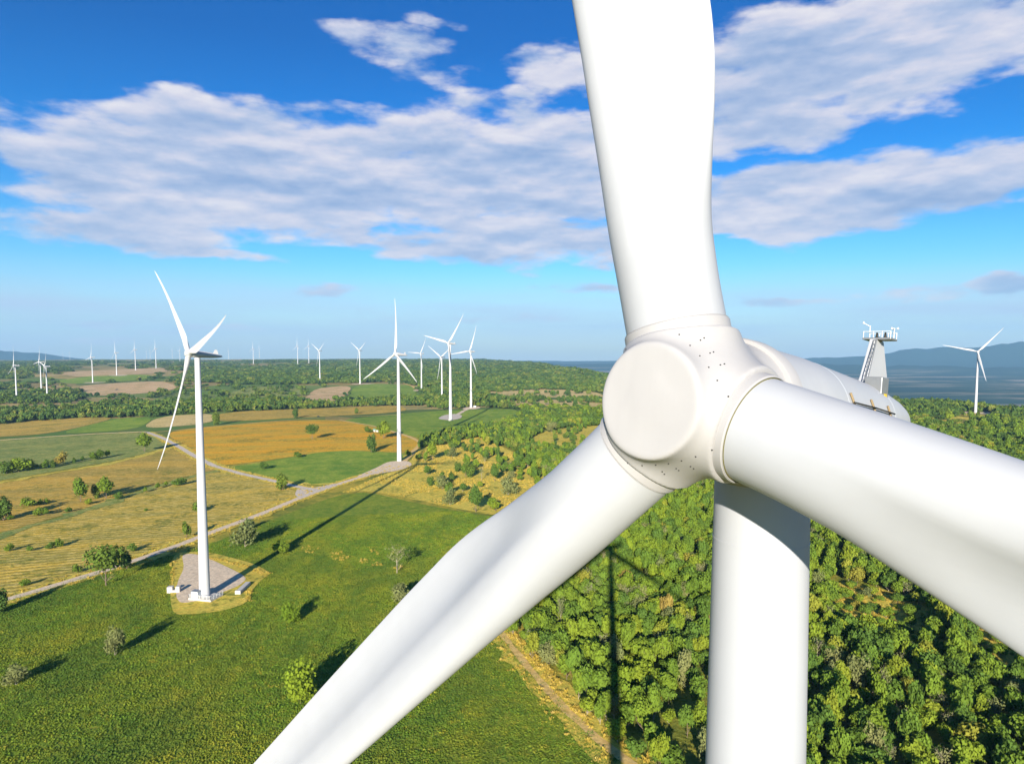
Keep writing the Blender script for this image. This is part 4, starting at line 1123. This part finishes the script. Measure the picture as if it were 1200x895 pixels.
def sample_woods():
    P = []
    r = 120.0
    while r < 7500:
        sp = max(4.7, 0.0062 * r)
        if r > 900: sp = max(sp, .0078 * r)
        na = int(1.72 * r / sp)
        a = np.linspace(-.86, .86, na) + rgv.normal(0, .3, na) * sp / r
        rr = r + rgv.uniform(-.5, .5, na) * sp
        P.append(np.column_stack([rr * np.sin(a), rr * np.cos(a), np.full(na, sp)])); r += sp * .9
    P = np.vstack(P)
    z = height(P[:, 0], P[:, 1]); u, v = to_px(P[:, 0], P[:, 1], z)
    uv = np.column_stack([u, v]); den = np.zeros(len(P))
    for poly, d in FOREST: den = np.maximum(den, inside(uv, poly) * d)
    # scattered trees everywhere else beyond the near fields
    rr = np.hypot(P[:, 0], P[:, 1])
    g = np.sin(P[:, 0] * .008 + 2 * np.sin(P[:, 1] * .004)) + np.sin(P[:, 1] * .011 + 1.5 * np.sin(P[:, 0] * .005))
    far = (rr > 1500) & (z > -60)
    den = np.where(far & (den == 0), np.where(g > .95, .7, .05), den)
    for poly in FIELD_PX: den = np.where(inside(uv, poly), 0, den)
    clr = np.zeros(len(P), bool)
    for poly in CLEAR: clr |= inside(uv, poly)
    den = np.where(clr, np.where(rr < 600, .62, .05), den)
    # gaps in the near wood where golden grass shows
    g2 = np.sin(P[:, 0] * .045 + 2.2 * np.sin(P[:, 1] * .021)) + np.sin(P[:, 1] * .038 + 1.7 * np.sin(P[:, 0] * .033 + 1))
    den = np.where((rr < 1300) & (g2 > 1.35), den * .35, den)
    for p in TPOS + [MAIN_POS]: den = np.where((P[:, 0] - p[0]) ** 2 + (P[:, 1] - p[1] + .02 * p[1]) ** 2 < (13 + .004 * p[1]) ** 2, 0, den)
    den = np.where(z < -40, 0, den)
    k = (rgv.uniform(0, 1, len(P)) < den) & (u > -120) & (u < 1330) & (v < 1020)
    P, z, u, v, rr, clr = P[k], z[k], u[k], v[k], rr[k], clr[k]
    w = np.maximum(P[:, 2] * rgv.uniform(1.0, 1.75, len(P)), 4.2)                                        # crown width
    h = np.clip(rgv.normal(8.5, 2.2, len(P)), 4, 14)
    h = np.where(rr > 900, h * 1.1 + 1.0, h)
    h = np.where(clr & (rr < 600), rgv.uniform(1.5, 5.5, len(P)), h); w = np.where(clr & (rr < 600), h * rgv.uniform(.9, 1.4, len(P)), w)
    return P[:, 0], P[:, 1], z, w, h, u, v, rr


WX, WY, WZ, WW, WH, WU, WV, WR = sample_woods()


def hidden(u, v):
    """pixels covered by the near turbine: trees there do not show"""
    q = np.column_stack([u, v]); m = np.zeros(len(u), bool)
    for poly in ([(676, -10), (830, -10), (860, 380), (740, 400)], [(850, 440), (910, 440), (1210, 533), (1210, 765), (950, 610), (850, 560)], [(700, 500), (790, 570), (417, 900), (300, 900)], [(842, 560), (944, 560), (940, 900), (826, 900)],
                 [(706, 400), (860, 400), (1060, 480), (860, 570), (720, 540)]): m |= inside(q, poly)
    return m


show = (WU > 0) & (WU < 1200) & (WV < 893) & ~hidden(WU, WV - 8 * F / WR * .5)
size = WH / WR * show
order = np.argsort(-size); N_IND = 300
ind = set(order[:N_IND].tolist())
for i in order[:N_IND].tolist():
    if WU[i] > 945: lab, grp = 'green broadleaf tree in the dense wood right of the near tower', 'trees of the wood right of the tower'
    elif WU[i] > 640: lab, grp = 'green broadleaf tree in the dense wood between lower blade and near tower', 'trees of the wood left of the tower'
    else: lab, grp = 'green broadleaf tree at the wood edge along the dirt track', 'trees along the dirt track'
    kd = 'bare' if rgv.uniform() < .025 else ('greybush' if rgv.uniform() < .06 else 'forest%d' % rgv.integers(0, 5))
    tree('forest_tree', kd, WX[i], WY[i], WZ[i] - .2, WW[i] / .95, WH[i], lab, 'tree', grp)

# the remaining trees: one mass per wood, real tree shapes set on points
def cluster_mesh(name, mat, n, leaf, k, trunks=False):
    v = []
    for j in range(k):
        c = rgv.uniform(-.32, .32, 2) if k > 1 else np.zeros(2); s = rgv.uniform(.45, .75) if k > 1 else 1.0
        q = crown_verts(rgv, n // k, leaf / s, .46, .42, .56, 7) * np.array([s, s, rgv.uniform(.75, 1.0) if k > 1 else 1.0]); q[:, :2] += c; v.append(q)
    return leaf_mesh(name, mat, np.vstack(v))


def proto_obj(me):
    o = bpy.data.objects.new(me.name, me); return o


def scatter(name, x, y, z, w, h, idx, protos, label, rot=True):
    """one object: points that carry copies of a few tree or plant meshes"""
    me = bpy.data.meshes.new(name); n = len(x)
    me.vertices.add(n); me.vertices.foreach_set('co', np.column_stack([x, y, z]).astype(np.float32).ravel())
    sc_ = me.attributes.new('size', 'FLOAT_VECTOR', 'POINT'); sc_.data.foreach_set('vector', np.column_stack([w, w, h]).astype(np.float32).ravel())
    ro = me.attributes.new('turn', 'FLOAT', 'POINT'); ro.data.foreach_set('value', rgv.uniform(0, 6.28, n).astype(np.float32))
    ia = me.attributes.new('sort', 'INT', 'POINT'); ia.data.foreach_set('value', np.asarray(idx, np.int32))
    o = bpy.data.objects.new(name, me); COL.objects.link(o); tag(o, label, None, kind='stuff')
    ng = bpy.data.node_groups.new(name, 'GeometryNodeTree')
    ng.interface.new_socket('Geometry', in_out='INPUT', socket_type='NodeSocketGeometry'); ng.interface.new_socket('Geometry', in_out='OUTPUT', socket_type='NodeSocketGeometry')
    N = ng.nodes; L = ng.links
    gi = N.new('NodeGroupInput'); go = N.new('NodeGroupOutput'); ip = N.new('GeometryNodeInstanceOnPoints'); g2 = N.new('GeometryNodeGeometryToInstance')
    for p in reversed(protos):
        oi = N.new('GeometryNodeObjectInfo'); oi.inputs['Object'].default_value = p; L.new(oi.outputs['Geometry'], g2.inputs[0])
    def attr(nm, typ):
        a = N.new('GeometryNodeInputNamedAttribute'); a.data_type = typ; a.inputs['Name'].default_value = nm
        return [s for s in a.outputs if s.enabled and s.name == 'Attribute'][0]
    cx = N.new('ShaderNodeCombineXYZ'); L.new(attr('turn', 'FLOAT'), cx.inputs['Z'])
    e2r = N.new('FunctionNodeEulerToRotation'); L.new(cx.outputs[0], e2r.inputs[0])
    L.new(gi.outputs[0], ip.inputs['Points']); L.new(g2.outputs[0], ip.inputs['Instance']); ip.inputs['Pick Instance'].default_value = True
    L.new(attr('sort', 'INT'), ip.inputs['Instance Index']); L.new(e2r.outputs[0], ip.inputs['Rotation']); L.new(attr('size', 'FLOAT_VECTOR'), ip.inputs['Scale'])
    L.new(ip.outputs[0], go.inputs[0])
    md = o.modifiers.new('scatter', 'NODES'); md.node_group = ng
    return o


def joined(a, b):
    bm = bmesh.new(); bm.from_mesh(a); off = len(a.polygons); bm.from_mesh(b)
    bm.faces.ensure_lookup_table()
    for f_ in bm.faces[off:]: f_.material_index = 1
    me = bpy.data.meshes.new(a.name + '_full'); bm.to_mesh(me); bm.free(); me.materials.append(a.materials[0]); me.materials.append(b.materials[0])
    return me


near_p = [proto_obj(joined(*KINDS['forest%d' % q])) for q in range(5)] + [proto_obj(joined(*KINDS['greybush'])), proto_obj(joined(*KINDS['bare']))]
mid_p = [proto_obj(cluster_mesh('mid_tree', M_LEAFF if _ % 2 else M_LEAF, 330, .13, 1)) for _ in range(4)]
far_p = [proto_obj(cluster_mesh('far_trees', M_LEAFF, 260, .15, 4)) for q in range(4)]
rest = np.array([i for i in range(len(WX)) if i not in ind])
a = rest[WR[rest] < 620]; b = rest[(WR[rest] >= 620) & (WR[rest] < 1200)]; c = rest[WR[rest] >= 1200]
allp = near_p + mid_p + far_p
ix = np.concatenate([rgv.choice(7, len(a), p=[.18, .18, .18, .18, .18, .06, .04]), rgv.integers(7, 11, len(b)), rgv.integers(11, 15, len(c))])
o_ = np.concatenate([a, b, c])
scatter('woodland', WX[o_], WY[o_], WZ[o_] - .2, WW[o_] / .95, WH[o_], ix, allp, 'mass of green trees covering the wooded slopes and far ridges')

# ---- low plants: meadow crop, dry grass tufts
def tuft_mesh(name, mat, n, hgt, wid, lean, blade):
    v = []
    for _ in range(n):
        a = rgv.uniform(0, 6.28); p = rgv.normal(0, wid, 2); d = np.array([math.cos(a), math.sin(a)]) * lean * rgv.uniform(.2, 1); hh = hgt * rgv.uniform(.5, 1.0)
        t = np.array([-math.sin(a), math.cos(a)]) * blade * rgv.uniform(.6, 1.2)
        b0 = np.r_[p - t * .6, -.1]; b1 = np.r_[p + t * .6, -.1]; c1 = np.r_[p + t + d * .6, hh * .7]; c0 = np.r_[p - t + d * .6, hh]
        v += [b0, b1, c1, c0]
    return leaf_mesh(name, mat, np.array(v))


crop_p = [proto_obj(tuft_mesh('crop_tuft', M_CROP, 14, .32, .55, .32, .2)) for _ in range(4)]
straw_p = [proto_obj(tuft_mesh('straw_tuft', M_STRAW, 18, .95, .35, .5, .10)) for _ in range(3)]


def cover(name, poly_w, spacing, protos, label, skip=(), smin=.7, smax_=1.35, rmax=520, noise_gap=None):
    arr = np.array(poly_w); lo, hi = np.maximum(arr.min(0), -600), np.minimum(arr.max(0), 900)
    gx, gy = np.meshgrid(np.arange(lo[0], hi[0], spacing), np.arange(lo[1], hi[1], spacing))
    p = np.column_stack([gx.ravel(), gy.ravel()]) + rgv.uniform(-.6, .6, (gx.size, 2)) * spacing
    p = p[inside(p, arr) & (np.hypot(p[:, 0], p[:, 1]) < rmax)]
    z = height(p[:, 0], p[:, 1]); u, v = to_px(p[:, 0], p[:, 1], z)
    k = (u > -60) & (u < 1260) & (v < 960)
    for s in skip: k &= ~inside(p, s)
    if noise_gap is not None:
        g = np.sin(p[:, 0] * .09 + 2 * np.sin(p[:, 1] * .05)) + np.sin(p[:, 1] * .08 + 1.6 * np.sin(p[:, 0] * .043)) + rgv.normal(0, .5, len(p))
        k &= g > noise_gap
    p, z = p[k], z[k]; n = len(p)
    s = rgv.uniform(smin, smax_, n)
    return scatter(name, p[:, 0], p[:, 1], z + .12, s, s * rgv.uniform(.8, 1.2, n), rgv.integers(0, len(protos), n), protos, label)


padA = W([(203, 648), (240, 646), (296, 660), (318, 672), (306, 680), (297, 690), (290, 707), (262, 716), (232, 720), (203, 721), (199, 700), (203, 672)])
cover('meadow_plants', FIELD_W[0], 1.35, crop_p, 'low green plants covering the meadow', [padA], rmax=430)
STRAW_PX = [[(234, 652), (262, 655), (300, 666), (318, 672), (312, 677), (290, 668), (255, 657), (234, 656)], [(284, 705), (291, 690), (296, 692), (291, 709)], [(199, 660), (205, 658), (206, 672), (201, 690)],
            [(322, 640), (345, 650), (400, 658), (470, 668), (480, 660), (440, 645), (380, 640)],
            [(592, 745), (606, 765), (640, 803), (668, 838), (700, 866), (680, 830), (650, 790), (612, 750), (600, 735)]]
pts = []
for q, poly in enumerate(STRAW_PX):
    arr = np.array(W(poly)); lo, hi = arr.min(0), arr.max(0); n = int((hi - lo).prod() / (1.4 if q != 3 else 5.0))
    p = rgv.uniform(lo, hi, (n, 2)); p = p[inside(p, arr)]
    if q == 3: g = np.sin(p[:, 0] * .35) + np.sin(p[:, 1] * .3 + p[:, 0] * .2); p = p[g > .5]
    pts.append(p)
for poly in (CLEAR[1], CLEAR[5]):
    arr = np.array(W(poly)); lo, hi = arr.min(0), arr.max(0); p = rgv.uniform(lo, hi, (int((hi - lo).prod() / 4.0), 2)); pts.append(p[inside(p, arr)])
for cl, wd in ((ROAD_C[0], 5.2), (ROAD_C[1], 5.6), (ROAD_C[7], 2.6)):
    t = np.gradient(cl, axis=0); t /= np.linalg.norm(t, axis=1)[:, None]; nn = np.column_stack([-t[:, 1], t[:, 0]])
    for sgn in (-1, 1):
        for _ in range(9): pts.append(cl + nn * (sgn * (wd / 2 + rgv.gamma(1.6, .9, len(cl)) + .4))[:, None] + rgv.normal(0, 1.6, cl.shape) * np.abs(t))
pts.append((lambda p: p[inside(p, np.array(FIELD_W[11])) & (np.sin(p[:, 0] * .13 + 2 * np.sin(p[:, 1] * .06)) + np.sin(p[:, 1] * .10 + 1.4 * np.sin(p[:, 0] * .08)) > -.1)])(rgv.uniform(np.array(FIELD_W[11]).min(0), np.array(FIELD_W[11]).max(0), (16000, 2))))
p = np.vstack(pts); p = p[np.hypot(p[:, 0], p[:, 1]) < 900]
for cl, wd in ((ROAD_C[0], 5.2), (ROAD_C[1], 5.6), (ROAD_C[7], 2.6)):
    fc = np.stack([np.interp(np.linspace(0, 1, len(cl) * 5), np.linspace(0, 1, len(cl)), cl[:, k]) for k in (0, 1)], 1)
    p = p[np.array([np.min(np.sum((fc - q) ** 2, 1)) for q in p]) > (wd / 2 + .2) ** 2]
p = p; n = len(p); s = rgv.uniform(.45, 1.2, n)
scatter('dry_grass_tufts', p[:, 0], p[:, 1], height(p[:, 0], p[:, 1]) + .1, s, s * rgv.uniform(.8, 1.3, n), rgv.integers(0, 3, n), straw_p, 'tall golden dry grass tufts along roads, pads and clearings')

# ------------------------------------------------------------------ haze over the plateau and the plain
def build_haze():
    v, f = box_v(-22500, 22500, -22500, 22500, -240, 900)
    def b(N): return None
    m = bpy.data.materials.new('haze'); m.use_nodes = True; N = Nodes(m.node_tree)
    out = N.n('ShaderNodeOutputMaterial'); pv = N.n('ShaderNodeVolumePrincipled')
    pv.inputs['Color'].default_value = (0.36, 0.67, 1.0, 1); pv.inputs['Density'].default_value = 4.4e-5; pv.inputs['Density Attribute'].default_value = ''; pv.inputs['Anisotropy'].default_value = 0.0
    N.t.links.new(pv.outputs[0], out.inputs['Volume'])
    o = mesh_obj('haze', v, f, m); tag(o, 'pale blue haze lying over the far plain and hills', None, kind='stuff')
    m.cycles.homogeneous_volume = True if hasattr(m.cycles, 'homogeneous_volume') else False


build_haze()
for o in bpy.data.objects:
    if o.type == 'MESH' and o.users == 0: pass
print('objects', len(bpy.data.objects), 'woods', len(WX))
